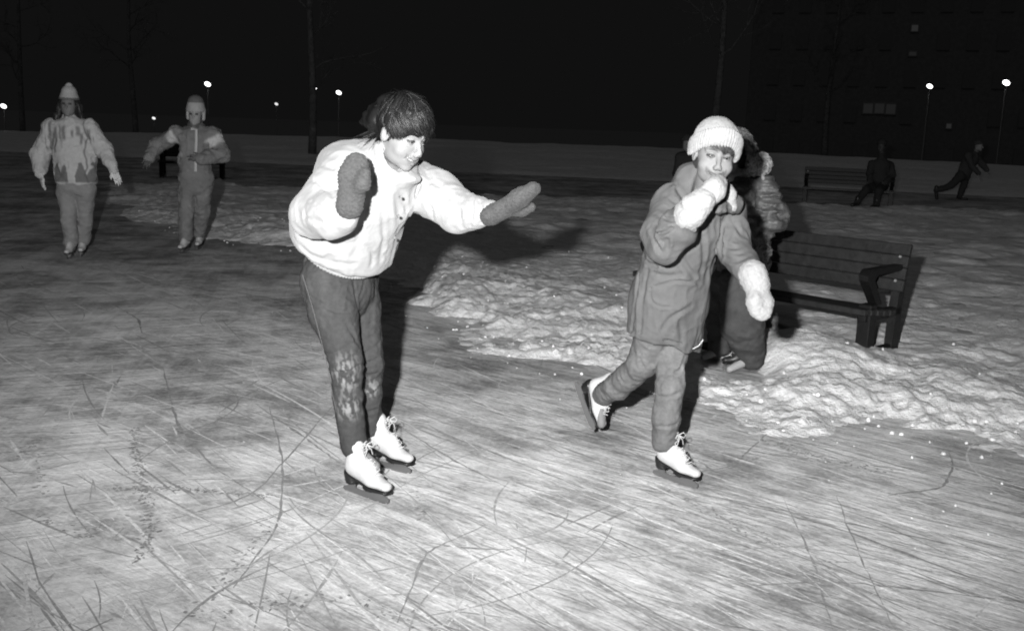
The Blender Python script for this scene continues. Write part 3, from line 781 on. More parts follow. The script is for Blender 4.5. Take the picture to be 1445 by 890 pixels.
    # knitted waistband
    W=S(); W.u(ecap(P(482,372,3.99),P(484,340,3.98),.178,.184,fr,.82),.01); W.sub(half(P(481,356,3.99),-ax),.012); W.sub(half(P(481,331,3.98),ax),.012)
    nrm_ax=ax
    def wr(p):
        q=p-P(481,370,3.98); X=nrm(np.cross(ax,fr)); an=np.arctan2(q@X,q@fr); return .0012*np.sin(an*70)
    W.disp(wr); W.build('waistband',.005,M['knit_white'],jk,o)
    for q in ((565,278,3.63),(562,305,3.66),(556,335,3.69)):
        m=MB(); c=P(*q); m.tube([c,c+V3(.002,-.006,0)],[.006,.005],12); m.build('snap',M['steel'],jk,origin=o)
    # jeans
    K=S(); 
    K.u(ecap(P(474,384,4.00),P(480,402,4.00),.145,.150,F,.80),.02)
    K.chain([J['hipR']+V3(.0,0,0),P(470,440,3.90),J['knR'],P(491,560,3.87),P(499,627,3.845)],[.108,.096,.064,.056,.055],.02)
    K.chain([J['hipL'],P(506,440,4.11),J['knL'],P(521,555,4.14),P(523,602,4.17)],[.104,.092,.064,.053,.052],.025)
    
    for q in ([(462,500),(482,494),(502,482)],[(460,512),(484,510),(508,500)],[(464,524),(486,526),(507,516)],[(468,545),(488,548),(508,538)],[(470,566),(490,570),(508,562)],[(474,586),(494,588),(509,582)],[(476,604),(494,608),(511,600)],
              [(513,498),(524,494),(534,486)],[(512,514),(522,512),(533,505)],[(513,530),(524,532),(533,526)],[(513,556),(522,558),(532,552)],[(514,580),(522,582),(531,578)],[(498,392),(502,420),(508,450)],[(515,390),(512,410),(505,425)],
              [(430,392),(460,398),(490,392)],[(440,420),(470,440),(500,440)],[(488,455),(500,475),(508,490)]):
        K.crease(q,.0070,-.0040-.0025*rng.random())
    K.disp(lambda p:.003*fbm(p*V3(16,16,10),3,31)+.0025*ridged(p*V3(22,22,30),2,33)-.001)
    def jc(p):
        c=.040+.005*fbm(p*V3(30,30,8),3,4)
        def patch(q,r,s):
            nonlocal c
            d=np.linalg.norm((p-P(*q))/V3(*r),axis=1); k=np.clip(1.3-d,0,1)*np.clip((fbm(p*V3(70,70,34)+p[:,:1]*40,3,s)-.02)*3,0,1); c=c+k*.12
        patch((487,530,3.80),(.055,.08,.09),5); patch((491,576,3.81),(.05,.08,.05),6); patch((523,546,4.08),(.04,.07,.05),9)
        return c
    jn=K.build('jeans',.0055,M['denim'],b,o,color=jc)
    side=[P(x,y,Y) for x,y,Y in ((427,388,3.83),(440,430,3.80),(453,480,3.805),(463,520,3.805),(470,560,3.82),(479,600,3.84),(484,622,3.855))]
    m=MB(); m.tube(side,.0020,5); m.build('seam',M['thread'],jn,origin=o)
    boot('b',G(508,699)*1.0,TR,UR,b,o,1.0); boot('b',G(540,659),TL,UR,b,o,1.0)
    mitten('mitten',P(494,286,3.40),P(506,212,3.40)-P(494,286,3.40),V3(.15,-1,.1),.165,M['knit_grey'],b,o,1.0,th=.50,tf=.024,ribs=(.0135,.0011),width=.052,cuffr=.048,cuff=.01,curl=.0,thk=.6)
    mitten('mitten',P(700,300,3.685),P(757,266,3.62)-P(700,300,3.685),V3(.15,-.35,-.9),.20,M['knit_grey'],b,o,1.0,th=1,width=.044,cuffr=.046,cuff=.02,curl=-.005,thk=.75)
    return b

# ================= girl in the hooded coat and white hat =================
def coat_girl():
    o=V3(.68,4.15,0); F=nrm(V3(.45,-.89,0))
    h=Head(V3(.739,3.80,1.409),frame(V3(.035,-.99,-.14),V3(.13,-.13,.98)),.97)
    J=dict(pelvis=P(935,455,4.16),waist=P(945,410,4.12),chest=P(975,320,4.02),neck=P(995,275,3.93),
      shR=P(950,288,3.90),elR=P(938,345,3.74),wrR=P(972,300,3.62),haR=P(1014,260,3.655),
      shL=P(1028,300,4.05),elL=P(1036,352,3.96),wrL=P(1064,392,3.80),haL=P(1076,440,3.76),
      hipR=P(922,468,4.14),knR=P(905,520,4.20),anR=P(846,560,4.50),hipL=P(952,470,4.18),knL=P(945,545,4.08),anL=P(938,632,4.14))
    TL=nrm(G(982,690)-G(915,666)); UL=V3(0,0,1)
    bR0=P(808,536,4.60); bR1=P(835,612,4.50); TR=nrm(bR1-bR0); UR=nrm(np.cross(np.cross(TR,P(860,556,4.48)-P(822,572,4.55)),TR))
    J['toeL']=J['anL']+TL*.12-V3(0,0,.04); J['toeR']=J['anR']+TR*.12-UR*.04
    J['hand']=.68; J['leg']=.74; J['pnR']=V3(.3,.6,.3); J['thR']=-1; J['pnL']=nrm(V3(-.6,-.6,-.1)); J['thL']=-1
    b=body(J,h,o,.75,k=.93,skin=skin_colour(h,.145,.085,.03)); tag(b,'laughing girl in a white knit hat and long grey coat, mitten raised to her mouth','person')
    eyes(h,b,o,V3(-.15,-1,.02))
    def st(R):
        while 1:
            d=R.normal(size=3)
            if d[1]>.2 and d[2]>.1: return d
    T=h.T; kk=h.k
    Hb=S(); Hb.u(ell(T(0,-.02,.036),V3(.079,.098,.086)*kk,h.R),.02); Hb.u(ell(T(0,-.06,-.03),V3(.066,.05,.06)*kk,h.R),.03)
    Hb.sub(ell(T(0,.098,-.045),V3(.070,.085,.084)*kk,h.R),.01)
    hb=Hb.build('hair',.004,M['hair'],b,o,color=lambda p:.03+0*p[:,0])
    hair_strands('hair_locks',h,hb,o,st,1300,lambda d,R:R.uniform(.09,.16),.022,8,.0012,.3,scale=V3(.078,.104,.078),cen=V3(0,-.008,.034),stop=lambda p,R:p[1]>.02 and p[2]<(.030-.10*max(0,-p[0])+.30*max(0,p[0])+.006*math.sin(p[0]*150)+R.normal()*.003),grav=V3(-.25,.5,-.6),whorl=V3(.0,-.05,.13),sw=.9)
    # hat: deep crown and a turned-up band
    A=S(); A.u(ecap(T(0,-.012,.042),T(0,-.020,.055),.100*kk,.088*kk,h.R[:,1],1.04),.03)
    A.sub(half(T(0,.05,.060),h.R@V3(0,.55,-1)),.01); A.sub(ell(T(0,-.015,.03),V3(.082,.10,.088)*kk,h.R),.004)
    def ribs(am,n):
        def f(p):
            l=h.inv(p); an=np.arctan2(l[...,0],l[...,1]); return am*np.sin(an*n)*np.clip(1.4-l[...,2]*7,.2,1)
        return f
    A.disp(ribs(.0019,46)); A.disp(lambda p:.003*fbm(p*14,2,3))
    hat=A.build('hat',.004,M['knit_white'],b,o)
    C=S()
    # band: ring around the head, lower at the sides
    ring=[]
    for i in range(25):
        a=2*math.pi*i/24; x=math.sin(a); y=math.cos(a)
        z=.058 if y>0 else .058; z=(.020+.064*max(y,0)**1.3-.018*max(-y,0))
        ring.append((x*(.085+.004*abs(x)),y*.103-.011,z))
    for a,c in zip(ring[:-1],ring[1:]):
        mpt=(np.array(a)+np.array(c))/2; out=nrm(V3(mpt[0],mpt[1]+.012,0)); C.u(ecap(T(*a),T(*c),.031*kk,.031*kk,h.R@out,.33),.012)
    C.disp(ribs(.0021,52)); C.disp(lambda p:.0025*fbm(p*16,2,8))
    C.build('band',.0038,M['knit_white'],hat,o)
    # coat
    A=S(); hem=P(938,480,4.16); mid=P(943,425,4.12); ch=P(968,325,4.02); nk=P(992,282,3.95); ax=nrm(ch-hem); fr=nrm(np.cross(ax,np.cross(F,ax)))
    A.u(ecap(hem-ax*.04,mid,.172,.162,fr,.82),.03); A.u(ecap(mid,ch,.160,.150,fr,.85),.05); A.u(ecap(ch,nk,.140,.075,fr,.9),.06)
    A.u(cap(J['shR'],J['shL'],.070,.068),.05)
    A.chain([J['shR']+V3(-.01,0,0),P(933,330,3.78),P(938,345,3.74),P(958,322,3.68),P(972,303,3.63)],[.078,.076,.072,.066,.058],.02)
    A.chain([J['shL'],J['elL'],P(1060,388,3.82)],[.078,.070,.060],.02)
    hemn=nrm(V3(0.05,0,-1)*1.0+(-ax)*.6)
    A.sub(((lambda p,c=P(937,486,4.05),n=nrm(V3(-.26,-.05,-1)):-((p-c)@n)),None,None),.008)
    A.sub(ecap(hem-ax*.15,hem+ax*.06,.160,.14,fr,.80),.006)
    # stand-up collar / lowered hood
    A.u(ecap(P(980,290,3.99),P(985,262,3.95),.092,.098,fr,.92),.04); A.u(cap(P(966,262,3.98),P(972,246,3.95),.05,.035),.03)
    A.sub(cap(P(998,272,3.84),P(1008,225,3.80),.066,.086),.01)
    A.u(cap(P(1012,292,3.80),P(1034,288,3.90),.030,.035),.025)
    for q,r,am in (([(1019,300),(1017,345),(1014,386),(1000,425),(991,488)],.008,-.011),([(1008,312),(1006,360),(996,420),(984,485)],.010,.006),([(903,386),(895,430),(891,476)],.007,-.009),([(915,380),(905,430),(903,484)],.007,-.007),
        ([(916,319),(926,345),(936,362)],.008,-.009),([(925,300),(945,312),(962,310)],.008,-.009),([(918,325),(934,332),(948,322)],.007,-.009),([(942,338),(944,350),(938,358)],.007,-.008),([(940,275),(955,288),(972,288)],.009,-.008),
        ([(948,262),(962,276),(968,292)],.009,-.008),([(919,406),(954,396),(985,398)],.006,-.008),([(919,407),(917,425),(932,434),(950,432)],.005,-.006),([(1031,292),(1018,318),(1015,370)],.008,-.012),
        ([(1017,362),(1035,370),(1060,358)],.008,-.011),([(1020,345),(1038,352),(1056,340)],.007,-.010),([(1028,384),(1045,386),(1058,374)],.007,-.008),([(1035,312),(1044,330),(1054,332)],.008,-.008),
        ([(990,322),(994,360),(988,400)],.010,-.008),([(960,360),(975,385),(985,400)],.010,-.008),([(925,385),(940,392),(960,388)],.009,-.007),([(930,470),(950,445),(975,432)],.010,-.008),
        ([(988,282),(1008,296),(1030,292)],.007,-.012),([(905,355),(912,372),(928,376)],.008,-.009),([(955,440),(962,465),(960,485)],.010,-.006),([(893,466),(935,478),(984,490)],.005,-.005)):
        A.crease(q,r,am)
    A.disp(lambda p:.0075*fbm(p*V3(8,8,5),2,51)+.0065*ridged(p*V3(11,11,7)+.4*fbm(p*5,2,2)[...,None],2,53)-.002)
    ct=A.build('coat',.0055,M['coat'],b,o)
    m=MB()
    # cuff strap with a bright snap, drawstring at the hem
    A2=S(); A2.u(ecap(P(958,316,3.645),P(980,324,3.60),.014,.010,V3(0,1,0),.4),.01); A2.build('cuff_strap',.004,M['coat'],ct,o)
    c=P(968,316,3.60); m.tube([c,c+V3(0,-.008,.0)],[.009,.007],12); m.build('snap',M['lace'],ct,origin=o)
    m=MB(); c=P(978,492,3.98); m.tube([c,c+V3(.02,-.02,.02),c+V3(.035,-.02,.045)],.0022,5); m.build('drawstring',M['lace'],ct,origin=o)
    Cw=S(); Cw.chain([P(1020,258,3.86),P(1028,274,3.84),P(1033,292,3.85)],[.022,.026,.020],.02)
    Cw.disp(lambda p:.0015*fbm(p*90,2,3)); Cw.build('scarf',.004,M['knit_white'],b,o)
    K=S(); 
    K.chain([J['hipL'],P(948,500,4.15),J['knL'],P(940,590,4.10),P(938,622,4.13)],[.075,.064,.060,.057,.053],.02)
    K.chain([J['hipR'],P(914,498,4.19),J['knR']+V3(0,0,.02),P(872,545,4.36),P(852,556,4.47)],[.085,.070,.062,.058,.052],.02)
    for q in ([(924,522),(944,530),(966,520)],[(923,556),(942,562),(962,552)],[(922,600),(938,604),(955,598)],[(966,505),(958,525),(948,535)],
              [(905,488),(902,510),(912,522)],[(872,510),(872,530),(880,540)],[(843,534),(846,552),(854,560)]):
        K.crease(q,.0070,-.0035-.0030*rng.random())
    K.disp(lambda p:.0035*fbm(p*V3(14,14,10),3,61)+.003*ridged(p*V3(20,20,26),2,63)-.001)
    K.build('jeans',.0055,M['denim'],b,o,color=lambda p:.105+.014*fbm(p*V3(30,30,9),3,4)+.05*np.clip(1-np.linalg.norm((p-P(966,520,4.05))/V3(.03,.1,.12),axis=1),0,1))
    boot('b',G(944,677),TL,UL,b,o,.95)
    boot('b',bR0*.62+bR1*.38,TR,UR,b,o,.95)
    # mittens with long ribbed cuffs
    w=P(978,300,3.60)
    mt=mitten('mitten',P(984,286,3.60),P(1022,256,3.64)-P(984,286,3.60),V3(.3,.7,.4),.150,M['knit_white'],b,o,1.0,th=-.6,width=.044,cuffr=.046,cuff=.02,curl=.015,thk=.85)
    A=S(); a=P(972,303,3.62); d=nrm(P(992,283,3.60)-a)
    for i in range(4): A.u(cap(a+d*(.0+.020*i),a+d*(.012+.020*i),.056-.0035*i),.006)
    A.disp(lambda p:.0016*fbm(p*110,2,3)+.002*fbm(p*40,2,9)); A.build('cuff',.004,M['knit_white'],mt,o)
    mt=mitten('mitten',P(1066,397,3.785),P(1076,441,3.76)-P(1066,397,3.785),V3(-.2,-.9,.1),.152,M['knit_white'],b,o,1.0,th=.38,tf=.020,width=.047,cuffr=.048,cuff=.01,curl=.02,thk=.85)
    A=S(); a=P(1062,387,3.80); d=nrm(P(1069,404,3.785)-a)
    for i in range(3): A.u(cap(a+d*(.0+.017*i),a+d*(.010+.017*i),.055-.002*i),.006)
    A.disp(lambda p:.0016*fbm(p*110,2,3)+.002*fbm(p*40,2,9)); A.build('cuff',.004,M['knit_white'],mt,o)
    return b
# ================= skaters further back =================
def far_woman():
    Y=10.05; p=lambda x,y,d=0:P(x,y,Y+d); o=G(108,360)*1.0; o[2]=0
    h=Head(p(97.5,147),frame(V3(.15,-1,-.05),V3(.03,0,1)),1.0)
    J=dict(pelvis=p(107,262),waist=p(104,235),chest=p(100,195),neck=p(98,170),shR=p(72,180),elR=p(58,218),wrR=p(58,246,-.08),haR=p(62,272,-.1),
      shL=p(126,180),elL=p(148,212),wrL=p(160,240,-.12),haL=p(172,266,-.15),hipR=p(95,268),knR=p(97,312,-.05),anR=p(101,350),hipL=p(120,268),knL=p(119,310,.08),anL=p(117,346,.15))
    for s in 'LR': J['toe'+s]=J['an'+s]+V3(.03,-.13,-.06)
    J['pnR']=V3(.6,.5,0); J['pnL']=V3(-.5,.5,0); J['thR']=1; J['thL']=-1
    b=body(J,h,o,.5,detail=False,skin=lambda q:np.where((np.linalg.norm(q-J['haR'],axis=1)<.2)|(np.linalg.norm(q-J['haL'],axis=1)<.2),.50,np.where((np.abs(h.inv(q)[:,2]-.006)<.010)&(h.inv(q)[:,1]>.05)&(np.abs(np.abs(h.inv(q)[:,0])-.03)<.014),.03,.13)))
    tag(b,'woman with long dark hair skating in a pale patterned jacket and pointed knit cap','person')
    H=S(); H.u(ell(h.T(0,-.03,.02),V3(.09,.10,.10),h.R),.02)
    for q in (-1,1): H.u(cap(h.T(q*.080,-.01,-.01),h.T(q*.125,.01,-.18),.032,.030),.03)
    H.u(cap(h.T(0,-.07,-.0),h.T(0,-.08,-.16),.07,.06),.03); H.sub(ell(h.T(0,.09,-.03),V3(.064,.08,.095),h.R),.01); H.disp(lambda q:.01*fbm(q*V3(50,50,14),2,5))
    H.build('hair',.009,M['hair'],b,o,color=lambda q:.025+0*q[:,0])
    A=S(); A.u(ecap(h.T(0,-.01,.045),h.T(0,-.015,.110),.100,.074,h.R[:,1],1.05),.03); A.u(ell(h.T(0,-.015,.185),V3(.03,.03,.022)),.02); A.sub(half(h.T(0,0,.045),-h.R[:,2]),.006)
    A.build('hat',.008,M['cloth'],b,o,color=lambda q:np.where(h.inv(q)[:,2]<.065,.10,.30))
    A=S(); A.u(ecap(p(107,250),p(103,215),.215,.205,V3(0,1,0),.72),.03); A.u(ecap(p(103,215),p(99,190),.205,.17,V3(0,1,0),.72),.04); A.u(cap(J['shR'],J['shL'],.085),.05); A.u(cap(p(99,180),p(98,167),.10,.065),.04)
    A.chain([J['shR'],J['elR'],p(57,238,-.05)],[.082,.088,.075],.03); A.chain([J['shL'],J['elL'],p(157,232,-.1)],[.082,.078,.066],.03)
    A.u(cap(p(57,238,-.05),p(57,246,-.07),.075,.045),.01); A.u(cap(p(157,232,-.1),p(160,241,-.12),.062,.045),.01)
    A.sub(half(p(107,261),V3(0,0,-1)),.03); A.disp(lambda q:.012*fbm(q*V3(9,9,7),3,5)+.006*ridged(q*14,2,7)-.003)
    A.fold([p(104,172,-.3),p(106,215,-.3),p(110,258,-.3)],.10,0)
    def pat(q):
        l=q-p(104,215); x=l[:,0]; z=l[:,2]; c=np.full(len(q),.37)
        fr=(q[:,1]<Y+.02)&(np.abs(x)<.24)
        for u,z0,z1,w_ in ((77,172,216,2.2),(82,186,212,1.6),(87,178,218,2.0),(93,176,200,1.5),(99,176,200,2.4),(110,182,196,1.5),(116,176,194,2.4),(121,186,206,1.5),(126,168,258,1.0),(132,180,200,2.4),(138,190,210,1.4),(71,190,215,1.5)):
            xu=(u-104)*.00718; za=-(z0-215)*.00718; zb=-(z1-215)*.00718; k=np.clip(1.5-np.abs(x-xu+.012*fbm(q*V3(1,1,14),2,int(u)))/(w_*.0075),0,1)*np.clip((za-z)*30,0,1)*np.clip((z-zb)*30,0,1)*fr; c=c*(1-k*.75)+.10*k*.75
        for xa,xb,n in ((82,104,2),(113,141,2)):
            u=(x/.00718+104-xa)/(xb-xa); zz=-.205+.10*np.abs(np.sin(u*math.pi*n))**.8+.03*fbm(q*22,2,3); k=np.clip((zz-z)*50,0,1)*np.clip((z+.298)*60,0,1)*((u>0)&(u<1))*fr; c=c*(1-k*.85)+.09*k*.85
        return c
    A.build('jacket',.0085,M['cloth'],b,o,color=pat)
    K=S()
    K.u(cap(p(100,262),p(114,262),.13),.03)
    K.chain([J['hipR'],J['knR'],p(100,340)],[.105,.078,.070],.02); K.chain([J['hipL'],J['knL'],p(117,337,.13)],[.105,.076,.070],.015); K.disp(lambda q:.010*fbm(q*V3(9,9,14),3,15)); K.build('trousers',.010,M['cloth'],b,o,color=lambda q:.20+.02*fbm(q*9,2,5))
    boot('',V3(*(J['anR'][:2]+V3(.0,-.02,0)[:2]),0.0)+V3(0,0,0),V3(.15,-1,0),V3(0,0,1),b,o,1.0,lace=False,res=.008,leather='leather_far'); boot('',V3(*(J['anL'][:2]),0.0),V3(.25,-1,0),V3(0,0,1),b,o,1.0,lace=False,res=.008,leather='leather_far')
def far_second():
    Y=10.8; p=lambda x,y,d=0:P(x,y,Y+d); o=G(272,353)*1.0; o[2]=0
    h=Head(p(276,161),frame(V3(.05,-1,-.08),V3(.03,0,1)),.98)
    J=dict(pelvis=p(275,248),waist=p(275,225),chest=p(275,200),neck=p(276,180),shR=p(250,190),elR=p(222,205,.05),wrR=p(211,222,-.1),haR=p(207,235,-.15),
      shL=p(301,190),elL=p(311,217,-.05),wrL=p(284,224,-.27),haL=p(266,222,-.33),hipR=p(265,252),knR=p(263,300,-.05),anR=p(262,344,-.1),hipL=p(288,252),knL=p(285,298,.05),anL=p(282,338,.2))
    for s in 'LR': J['toe'+s]=J['an'+s]+V3(.0,-.13,-.06)
    b=body(J,h,o,.5,detail=False,skin=lambda q:np.where(q[:,2]<J['neck'][2]-.1,.07,np.where((np.abs(h.inv(q)[:,2]-.006)<.010)&(h.inv(q)[:,1]>.05)&(np.abs(np.abs(h.inv(q)[:,0])-.03)<.014),.03,.22)),k=.95)
    tag(b,'skater in a one-piece grey snowsuit with a white front zip, one arm across the waist','person')
    A=S(); A.u(ecap(h.T(0,-.01,.05),h.T(0,-.015,.115),.100,.085,h.R[:,1],1.05),.03); A.u(ell(h.T(0,-.01,.150),V3(.065,.065,.04),h.R),.02); A.sub(half(h.T(0,0,.028),h.R@V3(0,.0,-1)),.006); A.u(cap(h.T(-.088,-.01,.05),h.T(-.082,-.005,-.05),.018),.01); A.u(cap(h.T(.088,-.01,.05),h.T(.082,-.005,-.05),.018),.01)
    A.build('hat',.008,M['cloth'],b,o,color=lambda q:np.where(h.inv(q)[:,2]>.125,.10,.27))
    A=S(); A.u(ecap(h.T(0,.0,-.13),h.T(0,.012,-.085),.095,.075,h.R[:,1],.95),.02); A.sub(half(h.T(0,0,-.075),h.R@V3(0,.25,1)),.006); A.disp(lambda q:.008*fbm(q*30,2,3)); A.build('scarf',.008,M['cloth'],b,o,color=lambda q:.07+0*q[:,0])
    A=S(); A.u(ecap(p(276,258),p(275,230),.165,.160,V3(0,1,0),.75),.04); A.u(ecap(p(275,230),p(275,198),.165,.165,V3(0,1,0),.75),.05); A.u(cap(J['shR'],J['shL'],.085),.05); A.u(cap(p(275,190),p(276,182),.10,.07),.04)
    A.chain([J['shR'],J['elR'],J['wrR']],[.088,.078,.062],.03); A.chain([J['shL'],J['elL'],J['wrL']],[.088,.098,.068],.03)
    A.chain([J['hipR'],J['knR'],p(262,335,-.08)],[.105,.082,.070],.03); A.chain([J['hipL'],J['knL'],p(282,329,.18)],[.102,.080,.068],.015)
    A.fold([p(250,236,-.1),p(275,239,-.2),p(300,236,-.1)],.02,-.014); A.disp(lambda q:.011*fbm(q*V3(9,9,12),3,25)+.006*ridged(q*15,2,7)-.003)
    def pat(q):
        c=.145+.02*fbm(q*8,2,3)
        k=np.zeros(len(q))
        for a,b_,r in ((p(236,188,-.1),p(244,204,-.1),.045),(p(295,204,-.1),p(311,196,-.05),.045)):
            k=np.maximum(k,np.clip((r-polyd(q,[a,b_])+.06)*40-1.5,0,1))
        k=np.maximum(k,np.clip((.045-np.abs(np.linalg.norm(q-p(252,218,-.1),axis=1)))*60,0,1)*.7)
        c=c*(1-k)+.42*k; return c
    A.build('snowsuit',.009,M['cloth'],b,o,color=pat)
    m=MB(); z=[p(270,182,-.165),p(277,183,-.165),p(277,200,-.17),p(276,222,-.165),p(276,242,-.155)]
    m.tube(z,.014,5); m.build('zip',M['lace'],b,origin=o)
    boot('',V3(*J['anR'][:2],0.0),V3(-.1,-1,0),V3(0,0,1),b,o,.98,lace=False,res=.008,leather='leather_far'); boot('',V3(*J['anL'][:2],0.0),V3(.1,-1,0),V3(0,0,1),b,o,.98,lace=False,res=.008,leather='leather_far')
M['leather_far']=M['leather']

def bench_child():
    Y=6.15; p=lambda x,y,d=0:P(x,y,Y+d); o=G(1045,520)*1.0; o[2]=0
    h=Head(p(1033,222,.0),frame(V3(-.75,-.55,-.15),V3(-.05,-.05,1)),1.0)
    J=dict(pelvis=p(1042,392),waist=p(1050,350),chest=p(1052,285),neck=p(1042,252),shR=p(1040,275,-.15),elR=p(1020,320,-.2),wrR=p(1000,350,-.2),haR=p(985,365,-.2),
      shL=p(1060,272,.1),elL=p(1092,312,-.05),wrL=p(1079,262,-.06),haL=p(1071,236,-.06),hipR=p(1030,400,.15),knR=p(1020,450,.18),anR=p(1018,492,.22),hipL=p(1050,400,-.05),knL=p(1047,455,-.1),anL=p(1055,508,-.05))
    for s in 'LR': J['toe'+s]=J['an'+s]+V3(-.12,-.05,-.05)
    J['pnL']=V3(-.9,.1,0)
    b=body(J,h,o,.3,detail=False,skin=lambda q:.3+0*q[:,0],k=.95); tag(b,'child in a shiny snowsuit with fur-trimmed hood standing in front of the near bench','person')
    A=S(); A.u(ell(h.T(0,-.03,.01),V3(.085,.10,.11),h.R),.02); A.sub(ell(h.T(0,.09,-.03),V3(.06,.07,.09),h.R),.01); A.disp(lambda q:.008*fbm(q*30,2,3)); A.build('hair',.008,M['hair'],b,o,color=lambda q:.02+0*q[:,0])
    # hood rim of fur around the head, raised fluffy mitten
    A=S(); C=h.T(0,-.04,-.005); R=h.R
    ring=[C+R@V3(.125*math.sin(a),-.01*math.cos(a),.150*math.cos(a)+.0) for a in np.linspace(-2.6,2.6,19)]
    A.chain(ring,[.030]*19,.02); A.disp(lambda q:.009*fbm(q*70,2,4)); 
    A.build('hood_fur',.007,M['fur'],b,o,color=lambda q:.12+.05*fbm(q*50,2,3))
    A=S(); A.u(ell(h.T(0,-.07,-.0),V3(.125,.10,.145),h.R),.03); A.sub(ell(h.T(0,.0,.0),V3(.105,.13,.125),h.R),.01); A.build('hood',.008,M['gloss_nylon'],b,o,color=lambda q:.05+0*q[:,0])
    A=S(); A.u(ell(p(1072,232,-.08),V3(.074,.066,.072)),.02); A.u(cap(p(1060,240,-.06),p(1048,252,-.05),.04,.03),.03); A.disp(lambda q:.008*fbm(q*60,2,4)+.004*fbm(q*140,1,4)); A.build('mitten',.006,M['fur'],b,o,color=lambda q:.30+.08*fbm(q*50,2,3))
    A=S(); A.u(ecap(p(1048,372),p(1052,320),.165,.165,V3(.5,.8,0),.8),.03); A.u(ecap(p(1052,320),p(1052,275),.165,.14,V3(.5,.8,0),.8),.05); A.u(cap(J['shR'],J['shL'],.085),.05)
    A.chain([J['shR'],J['elR'],J['wrR']],[.085,.08,.06],.03); A.chain([p(1064,280,.02),p(1086,308,-.08),p(1092,300,-.08),p(1080,262,-.06)],[.105,.10,.085,.070],.03)
    A.fold([p(1064,262,-.2),p(1085,278,-.2),p(1100,280,-.1)],.015,-.014); A.fold([p(1066,300,-.2),p(1085,305,-.22),p(1104,300,-.1)],.015,-.014); A.fold([p(1056,282,-.2),p(1075,288,-.22),p(1092,290,-.2)],.012,-.010)
    A.sub(half(p(1050,385),V3(0,0,-1)),.02); A.disp(lambda q:.012*fbm(q*V3(10,10,16),3,15)+.010*ridged(q*V3(12,12,20),2,17)-.006)
    A.build('jacket',.0075,M['gloss_nylon'],b,o,color=lambda q:.055+.02*fbm(q*20,2,3))
    A=S(); A.chain([p(1073,338,-.16),p(1078,355,-.17),p(1074,378,-.16)],[.03,.042,.03],.02); A.disp(lambda q:.007*fbm(q*70,2,4)); A.build('fur_trim',.006,M['fur'],b,o,color=lambda q:.13+.04*fbm(q*60,2,3))
    K=S(); K.u(cap(p(1035,395,.1),p(1050,395,-.03),.14),.03); K.chain([J['hipR'],J['knR'],p(1016,484,.22)],[.125,.105,.085],.02); K.chain([J['hipL'],J['knL'],p(1056,490,-.03),p(1059,503,-.02)],[.135,.135,.110,.088],.02)
    for y in (430,450,470,488): K.fold([p(1025,y+4,-.2),p(1045,y,-.24),p(1075,y+5,-.15)],.012,-.008)
    K.disp(lambda q:.010*fbm(q*V3(10,10,16),3,19)); K.build('trousers',.008,M['cloth'],b,o,color=lambda q:.055+.008*fbm(q*20,2,3))
    for (x,y,yy,k) in ((1052,526,0,1),(1020,506,0,1)):
        g=G(x,y); g[2]=gz(g[0],g[1])+.012; boot('',g,V3(-1,-.12,0),V3(0,0,1),b,o,.95,lace=True,res=.0065,leather='black_leather')
M['black_leather']=mat('black_leather',.02,.4,.45)
def dark_figure(label,J,h,o,legs,cols,face=.05,res=.014):
    b=body(J,h,o,.3,detail=False,skin=lambda q:face+0*q[:,0]); tag(b,label,'person')
    A=S(); A.u(ecap(J['pelvis'],J['chest'],.17,.19,V3(0,1,0),.75),.04); A.u(cap(J['shR'],J['shL'],.08),.05); A.u(cap(J['chest'],J['neck'],.12,.06),.05)
    for s in 'LR': A.chain([J['sh'+s],J['el'+s],J['wr'+s]],[.085,.07,.055],.03)
    A.disp(lambda q:.012*fbm(q*9,3,5)); A.build('jacket',res,M['cloth'],b,o,color=lambda q:cols[0]+0*q[:,0])
    K=S(); K.u(cap(J['hipR'],J['hipL'],.12),.03)
    for s in 'LR': K.chain([J['hip'+s],J['kn'+s],J['an'+s]],[.11,.085,.065],.02)
    K.disp(lambda q:.010*fbm(q*9,3,15)); K.build('trousers',res,M['cloth'],b,o,color=lambda q:cols[1]+0*q[:,0])
    A=S(); A.u(ell(h.T(0,-.02,.05),V3(.10,.115,.10),h.R),.02); A.sub(half(h.T(0,.0,.02),h.R@V3(0,.4,-1)),.006); A.build('hat',res*.8,M['cloth'],b,o,color=lambda q:cols[0]+0*q[:,0])
    for s in 'LR':
        t=nrm(J['toe'+s]-J['an'+s]); A=S(); A.u(cap(J['an'+s]-t*.03+V3(0,0,-.03),J['an'+s]+t*.17+V3(0,0,-.02),.045,.038),.02); A.u(cap(J['an'+s],J['an'+s]+V3(0,0,.08),.05),.02)
        A.build('boot',res*.8,M['black_leather'],b,o)
    return b
